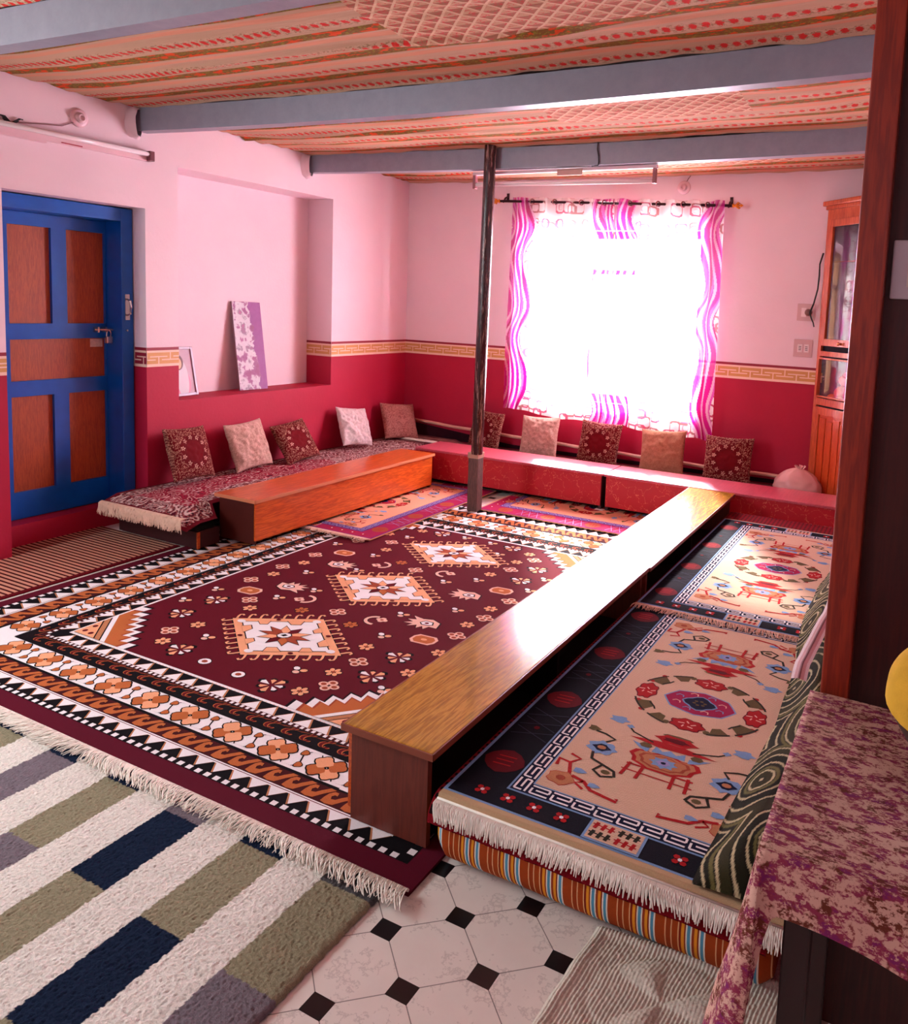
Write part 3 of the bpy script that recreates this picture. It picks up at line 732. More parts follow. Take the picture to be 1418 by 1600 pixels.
fringe('fringe', rug, (RX - 1.37, 1.505), (RX + 1.37, 1.505), (0.1, -1), 0.062, 1000, M_cord, 0.019, seed=3, amp=0.7, rad=0.0018)

# ------------------------------------------------------------------ shaggy block-striped rug
M_shag = attr_mat('shaggy_wool', 1.0, 0.9, 350, 0.05)
CB = {'w': (250, 243, 232), 'n': (30, 42, 66), 'o': (160, 152, 124), 'g': (134, 122, 130), 'k': (92, 90, 92)}
STR = [(-2.99, -2.845, [(1.43, 'n'), (1.1, 'o'), (-9, 'n')]), (-2.705, -2.56, [(1.44, 'n'), (1.30, 'o'), (1.0, 'g'), (-9, 'w')]), (-2.42, -2.283, [(1.432, 'n'), (1.12, 'g'), (-9, 'o')]), (-2.135, -1.995, [(1.435, 'n'), (1.153, 'o'), (.86, 'g'), (-9, 'n')]),
       (-1.853, -1.712, [(1.42, 'g'), (1.143, 'n'), (.90, 'o'), (-9, 'g')]), (-1.57, -1.42, [(1.43, 'n'), (1.132, 'o'), (.83, 'n'), (-9, 'o')]), (-1.282, -1.0, [(1.43, 'k'), (1.12, 'o'), (.88, 'g'), (-9, 'n')])]
def shag_col(x, y):
    x += 0.004 * noise.noise((x * 90, y * 90, 0)); y += 0.004 * noise.noise((x * 90, y * 90, 5))
    c_ = 'w'
    for a, b_, L in STR:
        if a <= x < b_:
            for th, cc in L:
                if y >= th: c_ = cc; break
    n = 1 + 0.26 * noise.noise((x * 175, y * 175, 1)) + 0.10 * noise.noise((x * 210, y * 210, 2)) + 0.05 * noise.noise((x * 12, y * 12, 2))
    return tuple(v_ * n for v_ in lin(CB[c_]))
sr = thing('block_stripe_rug', 'shaggy cream rug with navy, olive and grey blocks, in front of the wine red rug', 'rug', (-2.0, 1.0, 0))
w = MB(); SX0, SX1, SY0, SY1 = -3.15, -1.118, 0.45, 1.50; nu, nv = 720, 370
def spos(u, v):
    x = SX0 + (SX1 - SX0) * u; y = SY0 + (SY1 - SY0) * v
    e = min((1 - u) * (SX1 - SX0) / 0.02, 1)
    h = 0.0034 * noise.noise((x * 175, y * 175, 1)) + 0.0016 * noise.noise((x * 60, y * 60, 4))
    xe = x + (0.004 * noise.noise((1, y * 60, 0)) if u > .99 else 0)
    return (xe, y, 0.003 + 0.012 * math.sqrt(max(0, 1 - (1 - e) ** 2)) + h * e)
w.grid(nu, nv, spos, M_shag, lambda u, v: shag_col(SX0 + (SX1 - SX0) * u, SY0 + (SY1 - SY0) * v)); w.smooth = True
w.build('pile', parent=sr)
w = MB(); w.box(SX0, SX1 - 0.006, SY0, SY1, 0.0005, 0.004, paint('rug_backing', (60, 56, 56), 0.9)); w.build('backing', parent=sr)

# ------------------------------------------------------------------ striped doorway mat
t = NT('striped_mat'); t.set(0.95, 0, 0.1); v = t.coord(); o = t.xyz(v)
f_ = t.math('FRACT', t.math('MULTIPLY', o[1], 1 / 0.030)); n = t.noise(t.scale(v, (300, 40, 40)), 1, 2)
cc = t.mix(t.math('LESS_THAN', f_, 0.42), rgba((196, 140, 116)), rgba((66, 8, 18)))
ed = t.math('GREATER_THAN', t.math('ABSOLUTE', o[0]), 0.40)
t.base(t.mix(ed, cc, rgba((90, 6, 18)))); t.bump(t.math('ADD', n, t.math('LESS_THAN', f_, 0.42)), 0.5, 0.004)
w = MB(); w.box(-0.43, 0.43, -0.55, 0.50, 0.001, 0.008, t.m, bev=0.002)
mo = tag(w.build('doorway_mat'), 'thin red and cream striped mat in front of the blue door', 'mat'); mo.location = (-4.27, 2.56, 0)

# ------------------------------------------------------------------ Tibetan rugs
def tibetan(to, z, L=0.82, Wd=0.5, C=None, zbody=None, name='wool', inner=0.29, parent=None):
    K = {'field': 'beige', 'band': 'ink', 'edge': 'beige2', 'key': 'navy', 'keyline': 'white', 'dot': 'dred', 'line': 'lblue', 'lat': 'slate'}
    K.update(C or {})
    p = Pat(to, z, 0.00035)
    R_ = lambda x, y, c_, l: p.rect(-x, x, -y, y, c_, l)
    R_(Wd, L, K['edge'], 1); R_(Wd, L - .014, K['line'], 2); R_(Wd - .01, L - .021, K['band'], 3)
    kx, ky = inner + .048, L - .104; R_(kx + .006, ky + .006, K['line'], 4); R_(kx, ky, K['key'], 5)
    R_(inner, ky - .046, K['line'], 6); R_(inner - .004, ky - .050, K['field'], 7)
    # meander between the two rectangles
    def meander(a, b_, fn):
        n = max(4, round((b_ - a) / .062)); st = (b_ - a) / n; h = .046
        for i in range(n):
            s = a + st * i
            for pts in ([(s + st * .08, .15), (s + st * .92, .15), (s + st * .92, .50), (s + st * .32, .50)], [(s + st * .12, .36), (s + st * .12, .85), (s + st * .95, .85)]):
                p2 = [fn(x, y * h) for x, y in pts]
                for q_ in range(len(p2) - 1):
                    p.line([p2[q_], p2[q_ + 1]], .0062, K['keyline'], 8)
    meander(-ky, ky, lambda s, t_: (-inner - t_, s)); meander(-ky, ky, lambda s, t_: (inner + t_, s))
    meander(-inner, inner, lambda s, t_: (s, ky - .046 + t_)); meander(-inner, inner, lambda s, t_: (s, -ky + .046 - t_))
    # outer band: lattice and roundels at the sides, blossoms and a knot panel at the ends
    for sx in (-1, 1):
        xm = sx * (kx + Wd - .01) / 2; hw = (Wd - .01 - kx) / 2 - .012
        n = 7
        for i in range(n):
            y = -ky + 2 * ky * (i + .5) / n
            if i % 2 == 0:
                p.disc(xm, y, hw, .055, K['dot'], 5, 12, 0, .05, 8); [p.line([(xm - hw * .45, y - .02 + .02 * k), (xm + hw * .45, y - .015 + .02 * k)], .005, 'red', 6) for k in range(3)]
            else:
                for k in range(3):
                    p.line([(xm - hw, y - .06 + .06 * k), (xm + hw, y + .06 * (k - .2))], .003, K['lat'], 5); p.line([(xm - hw, y + .06 * (k - .2)), (xm + hw, y - .06 + .06 * k)], .003, K['lat'], 5)
                p.disc(xm, y, .01, .01, K['dot'], 6, 6)
    ym = (ky + L - .021) / 2; hh = (L - .021 - ky) / 2
    for sy in (-1, 1):
        for i in range(-5, 6):
            if abs(i) < 2: continue
            x = i * Wd / 6.2
            for k in range(4): p.disc(x + .014 * math.cos(k * 1.57 + .78), sy * ym + .012 * math.sin(k * 1.57 + .78), .009, .008, 'red', 5, 6)
            p.disc(x, sy * ym, .006, .006, 'white', 6, 6)
        p.rect(-.085, .065, sy * ym - hh, sy * ym + hh, K['line'], 6); p.rect(-.078, .058, sy * ym - hh + .006, sy * ym + hh - .006, K['field'], 7)
        for k, (dx, dy) in enumerate(((-.045, .016), (.022, .016), (-.045, -.016), (.022, -.016))):
            c_ = 'red' if k in (0, 3) else 'dolive'
            for q_ in range(3): p.line([(dx - .022 + q_ * .02, sy * ym + dy - .012), (dx - .018 + q_ * .02, sy * ym + dy + .012)], .010, c_, 8)
            p.line([(dx - .03, sy * ym + dy + .004), (dx + .03, sy * ym + dy - .002)], .004, c_, 8)
    # centre medallion
    def disc(x, y, a, b_, c_, l, n=12, rot=0, wob=0, k=5):
        p.disc(x, y, a, b_, c_, l, n, rot, wob, k)
    disc(0, 0, .118, .078, K['line'], 8, 24, 0, .04, 8); disc(0, 0, .112, .073, 'magenta' if K['field'] == 'beige' else 'red', 9, 24, 0, .04, 8)
    disc(0, 0, .054, .044, K['line'], 10, 16, 0, .12, 4); disc(0, 0, .048, .039, 'navy', 11, 16, 0, .14, 4)
    for k in range(6):
        a = k * PI / 3 + .3; disc(.018 * math.cos(a), .014 * math.sin(a), .007, .005, 'olive', 12, 6)
    for k in range(8):
        a = k * PI / 4 + .39; x, y = .078 * math.cos(a), .055 * math.sin(a)
        p.line([(x - .014, y), (x - .004, y + .010), (x + .010, y + .006), (x + .012, y - .006)], .004, K['line'] if k % 2 else 'pink', 11)
    for (x, y, rot) in ((-.182, 0, 1.57), (.182, 0, 1.57), (0, .150, 0), (0, -.150, 0)):
        disc(x, y, .056, .036, 'dred', 8, 24, rot, .10, 7); disc(x, y, .051, .032, 'red', 9, 24, rot, .13, 7)
        for k in range(5):
            a = k * 1.256; p.line([(x + .012 * math.cos(a), y + .010 * math.sin(a)), (x + .030 * math.cos(a + .5), y + .020 * math.sin(a + .5))], .0045, 'pink', 10)
    for sx in (-1, 1):
        for sy in (-1, 1):
            x, y = sx * .125, sy * .108
            def arc(r0, a0, a1, n=7): return [(sx * r0 * .205 * math.cos(a0 + (a1 - a0) * k / n), sy * r0 * .175 * math.sin(a0 + (a1 - a0) * k / n)) for k in range(n + 1)]
            p.poly(arc(1.06, .42, .78) + arc(.80, .70, .46), 'olive', 8); p.poly(arc(1.06, .92, 1.22) + arc(.84, 1.12, .96, 3), 'olive', 8)
            p.line(arc(1.05, .34, .82), .007, 'dolive', 9); p.line(arc(1.05, .90, 1.25), .007, 'dolive', 9)
            p.line([(sx * .150, sy * .070), (sx * .128, sy * .092), (sx * .120, sy * .108)], .006, 'dolive', 9)
            p.disc(sx * .160, sy * .128, .010, .010, 'red', 9, 6)
            disc(sx * .19, sy * .075, .013, .008, 'red', 8, 6, .4 * sx * sy)
            disc(sx * .065, sy * .165, .012, .012, 'olive', 8, 6)
    # the vase on its stand, mirrored at both ends
    for s in (-1, 1):
        P = lambda pts: [(s * a, s * b_) for a, b_ in pts]
        def D(x, y, a, b_, c_, l, n=10, wob=0, k=5): p.disc(s * x, s * y, a, b_, c_, l, n, 0, wob, k)
        def Ln(pts, wd, c_, l=9): p.line(P(pts), wd, c_, l)
        p.poly(P([(-.135, -.300), (-.05, -.285), (.03, -.285), (.135, -.305), (.05, -.315), (-.04, -.318)]), 'red', 9)
        D(0, -.262, .062, .024, 'red', 9, 18, .14, 6); D(0, -.262, .040, .012, 'dred', 10, 12, .2, 5); D(.0, -.240, .05, .010, 'olive', 8, 8)
        p.poly(P([(-.045, -.318), (-.02, -.335), (0, -.320), (.02, -.335), (.045, -.318), (.05, -.350), (-.05, -.350)]), 'lblue', 9)
        p.poly(P([(-.06, -.335), (-.12, -.318), (-.09, -.345), (-.06, -.36)]), 'lblue', 9); p.poly(P([(.06, -.335), (.12, -.318), (.09, -.345), (.06, -.36)]), 'lblue', 9)
        D(-.075, -.325, .02, .014, 'olive', 10, 6); D(.08, -.325, .02, .014, 'olive', 10, 6)
        VB = [(-.108, -.380), (-.095, -.356), (-.070, -.350), (-.045, -.356), (-.02, -.346), (.02, -.346), (.045, -.356), (.070, -.350), (.095, -.356), (.108, -.380), (.092, -.398), (.088, -.418), (.062, -.428), (.04, -.440), (-.04, -.440), (-.062, -.428), (-.088, -.418), (-.092, -.398)]
        for kk, cc, ll in ((1.0, 'red', 8), (.86, 'tan', 9), (.72, 'rust', 10), (.62, 'tan', 11)): p.poly(P([(a * kk, -.393 + (b_ + .393) * kk) for a, b_ in VB]), cc, ll)
        D(0, -.393, .036, .024, 'lblue', 12, 24, .22, 8); D(0, -.393, .020, .013, 'lav', 13, 12, .2, 6); D(0, -.393, .008, .006, 'navy', 14, 8)
        Ln([(-.095, -.437), (.10, -.440)], .007, 'red'); Ln([(-.10, -.468), (.105, -.472)], .005, 'red')
        for x in (-.085, -.045, .045, .085): Ln([(x, -.430), (x * 1.08, -.500)], .010, 'red')
        for sx in (-1, 1):
            # blue blossoms with stems springing from the bar
            Ln([(sx * .06, -.300), (sx * .13, -.275), (sx * .16, -.245)], .006, 'dolive'); D(sx * .195, -.228, .030, .020, 'lblue', 9, 12, .25, 5); D(sx * .15, -.250, .012, .010, 'lblue', 9, 8, .2, 4)
            D(sx * .185, -.405, .044, .034, 'lblue', 9, 18, .16, 7); D(sx * .185, -.405, .026, .018, 'navy', 10, 10, .2, 4); D(sx * .185, -.405, .014, .010, 'tan', 11, 8)
            Ln([(sx * .185, -.372), (sx * .165, -.345), (sx * .20, -.330), (sx * .235, -.325)], .008, 'dolive'); D(sx * .245, -.315, .020, .014, 'olive', 9, 8, .3, 3)
            Ln([(sx * .20, -.435), (sx * .19, -.470), (sx * .15, -.485), (sx * .11, -.500), (sx * .10, -.525)], .009, 'dolive')
            Ln([(sx * .15, -.485), (sx * .165, -.520), (sx * .135, -.540), (sx * .105, -.525)], .009, 'dolive'); D(sx * .13, -.515, .014, .010, 'olive', 9, 8)
            # corner curls
            D(sx * .228, -.600, .038, .030, 'tan', 9, 14, .12, 5); D(sx * .228, -.600, .040, .032, 'red', 8, 14, .12, 5); D(sx * .228, -.600, .014, .012, 'rust', 10, 8)
            Ln([(sx * .205, -.575), (sx * .165, -.585), (sx * .135, -.612), (sx * .10, -.618), (sx * .055, -.625), (sx * .06, -.612)], .011, 'red')
            Ln([(sx * .215, -.570), (sx * .235, -.520), (sx * .27, -.515), (sx * .265, -.548)], .011, 'red'); Ln([(sx * .235, -.520), (sx * .215, -.490), (sx * .25, -.478)], .009, 'red')
            D(sx * .195, -.545, .020, .012, 'lblue', 10, 8, .2, 3); D(sx * .135, -.590, .018, .010, 'lblue', 10, 8, .2, 3); Ln([(sx * .165, -.585), (sx * .185, -.600), (sx * .155, -.618)], .008, 'red')
    return p
# ------------------------------------------------------------------ right-hand seat: mattress, under-rug, two Tibetan rugs
M_orange = NT('striped_mattress_cotton'); M_orange.set(0.9, 0, 0.15); v = M_orange.coord(); o = M_orange.xyz(v)
f_ = M_orange.math('FRACT', M_orange.math('MULTIPLY', M_orange.math('ADD', o[0], 3.0), 1 / 0.118))
cr = M_orange.ramp(f_, [(0.0, (158, 66, 22)), (0.10, (222, 170, 120)), (0.125, (150, 60, 22)), (0.22, (222, 170, 120)), (0.245, (158, 66, 22)), (0.36, (222, 176, 120)), (0.385, (130, 40, 20)), (0.43, (226, 150, 40)), (0.49, (150, 60, 30)), (0.52, (232, 226, 210)), (0.55, (84, 150, 180)), (0.61, (232, 226, 210)), (0.64, (150, 60, 30)), (0.69, (226, 150, 40)), (0.75, (130, 40, 20)), (0.78, (232, 226, 210)), (0.81, (84, 150, 180)), (0.87, (232, 226, 210)), (0.90, (158, 66, 22)), (1.0, (158, 66, 22))], True)
M_orange.base(cr); M_orange.bump(M_orange.noise(v, 300, 2), 0.4, 0.002); M_orange = M_orange.m
MX0, MX1, MY0, MY1 = -1.068, -0.192, 1.625, 5.12
def slab(w, x0, x1, y0, y1, z0, z1, m, r=0.05, n=60, sag=0.0):
    """soft-edged pad"""
    def pos(u, v):
        # v runs round the section in the yz plane at the ends
        x = x0 + (x1 - x0) * u; a = v * 2 * PI
        cy, cz = (y0 + y1) / 2, (z0 + z1) / 2; hy, hz = (y1 - y0) / 2, (z1 - z0) / 2
        ca, sa = math.cos(a), math.sin(a)
        dy = (abs(ca) ** 0.10) * (1 if ca > 0 else -1); dz = (abs(sa) ** 0.55) * (1 if sa > 0 else -1)
        return (x, cy + hy * dy if abs(ca) > 1e-6 else cy, cz + hz * dz + sag * noise.noise((x * 5, cy + hy * dy, 0)))
    w.grid(24, n, pos, m)
w = MB()
# explicit section so that the front edge bulges like a rolled quilt
prof = []
for k in range(13):
    a = -PI / 2 + PI * k / 12; prof.append((MY0 + 0.055 - 0.055 * math.cos(a) , 0.099 + 0.089 * math.sin(a)))
prof += [(MY1, 0.188), (MY1, 0.012)]
def mpos(u, v):
    i = min(int(v * (len(prof) - 1) + 1e-6), len(prof) - 2) if v < 1 else len(prof) - 2; f = v * (len(prof) - 1) - i
    y = prof[i][0] + (prof[i + 1][0] - prof[i][0]) * f; z = prof[i][1] + (prof[i + 1][1] - prof[i][1]) * f
    x = MX0 + (MX1 - MX0) * u; e = min(1, u / .03, (1 - u) / .03)
    if i < 12: z = 0.099 + (z - 0.099) * (0.80 + 0.20 * e); y = y + (1 - e) * 0.02 + 0.006 * noise.noise((x * 4, z * 10, 0))
    return (x, y, z)
w.grid(60, len(prof) - 1, mpos, M_orange)
for u in (0, 1): w.face([mpos(u, k / (len(prof) - 1)) for k in range(len(prof))][::(1 if u else -1)], M_orange)
w.smooth = True
mt = center_origin(w.build('floor_mattress'), (-0.63, 1.8, 0)); tag(mt, 'orange cotton floor mattress with blue and yellow stripes, right of the long table', 'mattress')
# dark red knotted rug between mattress and Tibetan rugs
t = NT('dark_red_knotted'); t.set(0.95, 0, 0.1); v = t.coord(); o = t.xyz(v)
ck = t.math('MULTIPLY', t.math('LESS_THAN', t.math('FRACT', t.math('MULTIPLY', o[0], 1 / 0.024)), .45), t.math('LESS_THAN', t.math('FRACT', t.math('MULTIPLY', o[1], 1 / 0.024)), .45))
t.base(t.mix(ck, rgba((120, 14, 26)), rgba((26, 8, 12)))); t.bump(t.noise(v, 300, 2), 0.6, 0.003)
w = MB()
def upos(u, v):
    x = -1.085 + 0.88 * u
    if v < .3: a = v / .3 * PI / 2; z = .128 + .065 * math.sin(a); y = 1.675 - .059 * math.cos(a)
    else: y = 1.675 + (5.1 - 1.675) * (v - .3) / .7; z = .193
    return (x, y, z + 0.002 * noise.noise((x * 14, y * 6, 0)))
w.grid(80, 30, upos, t.m); w.grid(80, 30, lambda u, v: tuple(Vector(upos(u, v)) + Vector((0, .004, -.005))), t.m); w.smooth = True
tag(center_origin(w.build('under_rug'), (-0.65, 3.3, 0.15)), 'dark red knotted rug peeping out between the striped mattress and the fringed rug', 'rug')

def lay_rug(label, cx_, cy_, L, Wd, z, C, along='y', group=None, near_fringe=True, drop=None, curve=False, cord=M_cord, fr_n=260, inner=0.29, far_fringe=False):
    r_ = thing('tibetan_rug', label, 'rug', (cx_, cy_, z), group)
    if along == 'y': to = lambda u, v: (cx_ + u, cy_ + v)
    else: to = lambda u, v: (cx_ + v, cy_ - u)
    w = MB()
    hx, hy = (Wd, L) if along == 'y' else (L, Wd)
    w.box(cx_ - hx, cx_ + hx, cy_ - hy, cy_ + hy, z, z + 0.008, YC[(C or {}).get('edge', 'beige2')]); w.build('rug_body', parent=r_)
    p = tibetan(to, z + 0.008, L, Wd, C, inner=inner); p.build('woven_pattern', r_)
    if near_fringe:
        if along == 'y': P0, P1, od = (cx_ - Wd, cy_ - L), (cx_ + Wd, cy_ - L), (0, -1)
        else: P0, P1, od = (cx_ - L, cy_ + Wd), (cx_ - L, cy_ - Wd), (-1, 0)
        if curve:
            w = MB()
            w.grid(60, 8, lambda u, v: (P0[0] + (P1[0] - P0[0]) * u, P0[1] - 0.010 * math.sin(v * PI / 2), z + 0.009 - 0.016 * (1 - math.cos(v * PI / 2))), YC['beige2'])
            w.grid(60, 8, lambda u, v: (P0[0] + (P1[0] - P0[0]) * u, P0[1] + .004 - 0.010 * math.sin(v * PI / 2), z + 0.003 - 0.016 * (1 - math.cos(v * PI / 2))), YC['beige2'])
            w.smooth = True; w.build('turned_edge', parent=r_)
            fringe('fringe', r_, (P0[0], P0[1] - .012), (P1[0], P1[1] - .012), od, 0.060, fr_n, cord, z - 0.004, drop=0.020, seed=5, amp=0.12, rad=0.0021)
        else: fringe('fringe', r_, P0, P1, od, 0.055, fr_n, cord, z + 0.008, seed=9, amp=0.4, rad=0.0016)
    return r_
lay_rug('nearest beige Tibetan rug on the right seat, long white fringe over the striped mattress', -0.582, 2.455, 0.812, 0.482, 0.197, None, curve=True, fr_n=420, inner=0.281)
lay_rug('beige Tibetan rug at the far end of the right-hand seat, below the red table', -0.600, 4.016, 0.834, 0.466, 0.201, None, cord=M_cordp, fr_n=300, inner=0.281)
CF = {'field': 'fieldpink', 'band': 'magenta', 'edge': 'peach', 'key': 'purple', 'keyline': 'lav', 'dot': 'rust', 'line': 'purple', 'lat': 'lav'}
lay_rug('salmon and purple rug on the floor in front of the left wooden bench table', -3.50, 4.50, 0.78, 0.52, 0.0168, CF, cord=M_cordp, fr_n=260, inner=0.33)
lay_rug('salmon and purple floor rug before the red tables, right of the pole', -2.12, 5.26, 0.70, 0.53, 0.0168, CF, along='x', near_fringe=False, inner=0.33)

# ------------------------------------------------------------------ low bench tables
M_teak = wood('orange_teak_laminate', (150, 52, 14), (206, 92, 30), 'y', 1.0, 0.30, 0.3)
M_teakE = wood('brown_plywood_end', (86, 32, 22), (106, 44, 30), 'z', 0.8, 0.5)
M_oak = wood('oak_laminate', (122, 80, 10), (196, 142, 46), 'y', 1.0, 0.22, 0.8, 0.07)
M_edge = paint('table_edge_lip', (126, 60, 40), 0.35, var=0.05)
M_dark = paint('dark_inner_board', (24, 12, 11), 0.8, 0.1)
M_redtop = wood('red_table_laminate', (170, 52, 70), (196, 78, 96), 'x', 0.6, 0.35, 1.0, 0.33)
t = NT('crimson_swirl_laminate'); t.set(0.4, 0, 0.5); v = t.coord()
wv = t.n('ShaderNodeTexVoronoi'); wv.feature = 'DISTANCE_TO_EDGE'; wv.inputs['Scale'].default_value = 9; t.l(v, wv.inputs['Vector'])
nd = t.n('ShaderNodeMix', data_type='RGBA', blend_type='LINEAR_LIGHT'); nd.inputs[0].default_value = 0.10; t.l(v, nd.inputs[6])
nn = t.n('ShaderNodeTexNoise'); nn.inputs['Scale'].default_value = 9; t.l(v, nn.inputs['Vector']); t.l(nn.outputs['Color'], nd.inputs[7]); t.l(nd.outputs[2], wv.inputs['Vector'])
dsh = t.math('GREATER_THAN', t.noise(v, 120, 1), 0.5)
t.base(t.mix(t.math('MULTIPLY', t.math('MULTIPLY', t.math('LESS_THAN', wv.outputs['Distance'], 0.016), dsh), 0.7), rgba((176, 16, 34)), rgba((214, 120, 90))))
M_redfront = t.m
def bench_table(label, group, loc, rz, L, Wd, H, top, body, endm, apron, gap=0.03, zb=0.0145, edge=None):
    """local: length on y (0..L), width on x (-Wd/2..Wd/2); apron = side (+1/-1 on x) closed by a board"""
    t_ = thing('bench_table', label, 'low table', (0, 0, 0), group)
    w = MB(); hw = Wd / 2
    w.box(-hw, hw, 0, L, H - 0.018, H, top, bev=0.003); w.build('table_top', parent=t_)
    if edge:
        w = MB()
        w.box(-hw - .004, -hw, -0.004, L, H - 0.020, H - .001, edge); w.box(hw, hw + .004, -0.004, L, H - 0.020, H - .001, edge)
        w.box(-hw - .004, hw + .004, -0.005, 0, H - 0.020, H - .001, edge); w.build('edge_strip', parent=t_)
    ins = 0.022
    for a in (0.012, L - 0.036):
        w = MB(); w.box(-hw + ins, hw - ins, a, a + 0.020, zb, H - 0.018, endm); w.build('end_panel', parent=t_)
    w = MB(); w.box(-hw + ins + .02, hw - ins - .02, L / 2 - .01, L / 2 + .01, zb + .002, H - 0.018, M_dark); w.build('divider', parent=t_)
    w = MB(); x = apron * (hw - ins); a, b_ = sorted((x, x + apron * 0.012)); w.box(a, b_, 0.014, L - 0.018, zb + gap, H - 0.018, body); w.build('apron_board', parent=t_)
    w = MB(); w.box(-hw + ins + .013, hw - ins - .005, 0.036, L - 0.040, zb + .012, zb + .020, M_dark); w.build('shade_board', parent=t_)  # added dark sheet standing in for the deep shade under the table
    t_.location = loc; t_.rotation_euler = (0, 0, rz)
    return t_
G_OAK = 'long oak bench tables'
bench_table('oak laminate bench table nearest the camera, its brown end panel facing us', G_OAK, (-1.245, 1.645, 0), 0, 1.765, 0.305, 0.30, M_oak, M_teak, M_teakE, -1, edge=M_edge)
bench_table('oak laminate bench table farther back, end touching the red tables', G_OAK, (-1.24, 3.416, 0), 0, 1.755, 0.31, 0.30, M_oak, M_teak, M_teakE, -1, edge=M_edge)
bench_table('orange teak bench table along the left wall seat', None, (-3.60, 3.245, 0), 0, 1.835, 0.325, 0.30, M_teak, M_teak, paint('dark_teak_end', (66, 16, 10), 0.4, var=0.15), 1, zb=0.0295, gap=0.02, edge=paint('pale_lip', (196, 120, 84), 0.35))
G_RED = 'red bench tables under the window'
M_redE = paint('dark_red_end', (60, 16, 24), 0.5)
bench_table('glossy red bench table under the window, left one behind the pole', G_RED, (-2.05, 5.38, 0), PI / 2, 1.66, 0.365, 0.30, M_redtop, M_redfront, M_redE, -1, zb=0.0295, gap=0.03)
bench_table('glossy red bench table under the window, right one behind the oak table', G_RED, (-0.42, 5.38, 0), PI / 2, 1.622, 0.365, 0.30, M_redtop, M_redfront, M_redE, -1, zb=0.0295, gap=0.03)
w = MB(); w.box(-2.10, -2.035, 5.195, 5.235, 0.0265, 0.032, paint('white_pad', (214, 196, 196), 0.7), bev=0.002)
tag(w.build('foot_pad'), 'small white pad on the floor under the joint of the red tables', 'pad')

# ------------------------------------------------------------------ seats along the left wall and the window wall
M_seatboard = paint('dark_red_board', (52, 10, 16), 0.55, var=0.2)
t_ = thing('seat_platform', 'low dark red boarded platform under the left wall seat', 'platform', (-4.04, 4.4, 0))
w = MB(); w.box(-4.385, -3.70, 3.06, 3.085, 0.012, 0.11, M_seatboard); w.box(-3.72, -3.70, 3.085, 3.22, 0.012, 0.11, M_seatboard); w.box(-4.385, -4.05, 3.085, 5.55, 0.0295, 0.10, M_dark); w.build('board', parent=t_)
w = MB(); w.box(-3.70, -3.69, 3.058, 3.075, 0.012, 0.11, M_teak); w.build('corner_strip', parent=t_)
M_pad = paint('black_red_mattress', (40, 8, 16), 0.9, 0.1, var=0.3, bump=0.3, bs=200)
w = MB(); w.box(-4.385, -3.80, 3.03, 5.93, 0.112, 0.242, M_pad, bev=0.03); w.smooth = True
tag(center_origin(w.build('seat_mattress'), (-4.1, 4.4, 0.12)), 'dark mattress on the platform along the left wall, under the patterned throw', 'mattress')
w = MB(); w.box(-3.79, -0.74, 5.575, 5.93, 0.032, 0.222, M_pad, bev=0.03); w.smooth = True
tag(center_origin(w.build('seat_mattress'), (-2.0, 5.75, 0.02)), 'dark mattress along the window wall behind the red tables', 'mattress')
# patterned throw on the left seat
M_throw = attr_mat('woven_throw', 0.95, 0.6, 400)
def throw_col(x, y):
    q = Vector((x * 9, y * 7, 0.3)); n1 = noise.noise(q); n2 = noise.noise(q * 2.3 + Vector((3, 1, 0))); n3 = noise.noise(Vector((x * 60, y * 60, 2)))
    wv = math.sin((n1 * 1.5 + n2 * 0.9) * 15 + y * 2)
    d = min(x + 4.36, -3.70 - x, (y - 2.95) * 1.0, 5.62 - y)
    crim = (164, 12, 50); dk = (46, 8, 24)
    if d < 0.012: return lin((120, 16, 34))
    plain = noise.noise((x * 1.3, y * 0.9, 7)) > 0.0 and d > 0.12
    if plain and abs(wv) < 0.86: return lin(crim)
    if wv > 0.62: c_ = (226, 196, 190)
    elif wv > 0.40: c_ = dk
    elif wv > -0.2: c_ = (140, 20, 48) if n3 > -.15 else (214, 170, 165)
    elif wv > -0.5: c_ = (20, 12, 20)
    elif wv > -0.75: c_ = (196, 110, 104)
    else: c_ = (90, 10, 34)
    return lin(c_)
th = thing('patterned_throw', 'crimson, cream and black paisley throw with cream fringe on the left wall seat', 'throw', (-4.03, 4.3, 0.22))
w = MB()
def tpos(u, v):
    y = 2.945 + 2.68 * v; x = -4.375 + (0.73 - 0.128 * min(1, max(0, (y - 3.16) / 0.07))) * u
    z = 0.2455 + 0.006 * noise.noise((x * 5, y * 3, 1)) + 0.004
    o_ = max(0, x + 3.80); z -= min(o_ * 0.55, 0.07)
    f_ = max(0, 3.04 - y); z -= f_ * 0.30 + 0.010 * f_ * 10 * abs(noise.noise((x * 9, 0, 3)))
    return (x, y, z)
w.grid(150, 560, tpos, M_throw, lambda u, v: throw_col(-4.375 + 0.70 * u, 2.945 + 2.68 * v)); w.smooth = True; w.build('woven_cloth', parent=th)
fringe('fringe', th, (-4.375, 2.943), (-3.66, 2.943), (0, -1), 0.085, 420, M_cordp, 0.222, drop=0.02, seed=11, amp=0.35, rad=0.0022)
fringe('fringe', th, (-4.30, 5.63), (-3.79, 5.63), (0, 1), 0.05, 160, M_cord, 0.262, seed=12, amp=0.5, rad=0.0022)
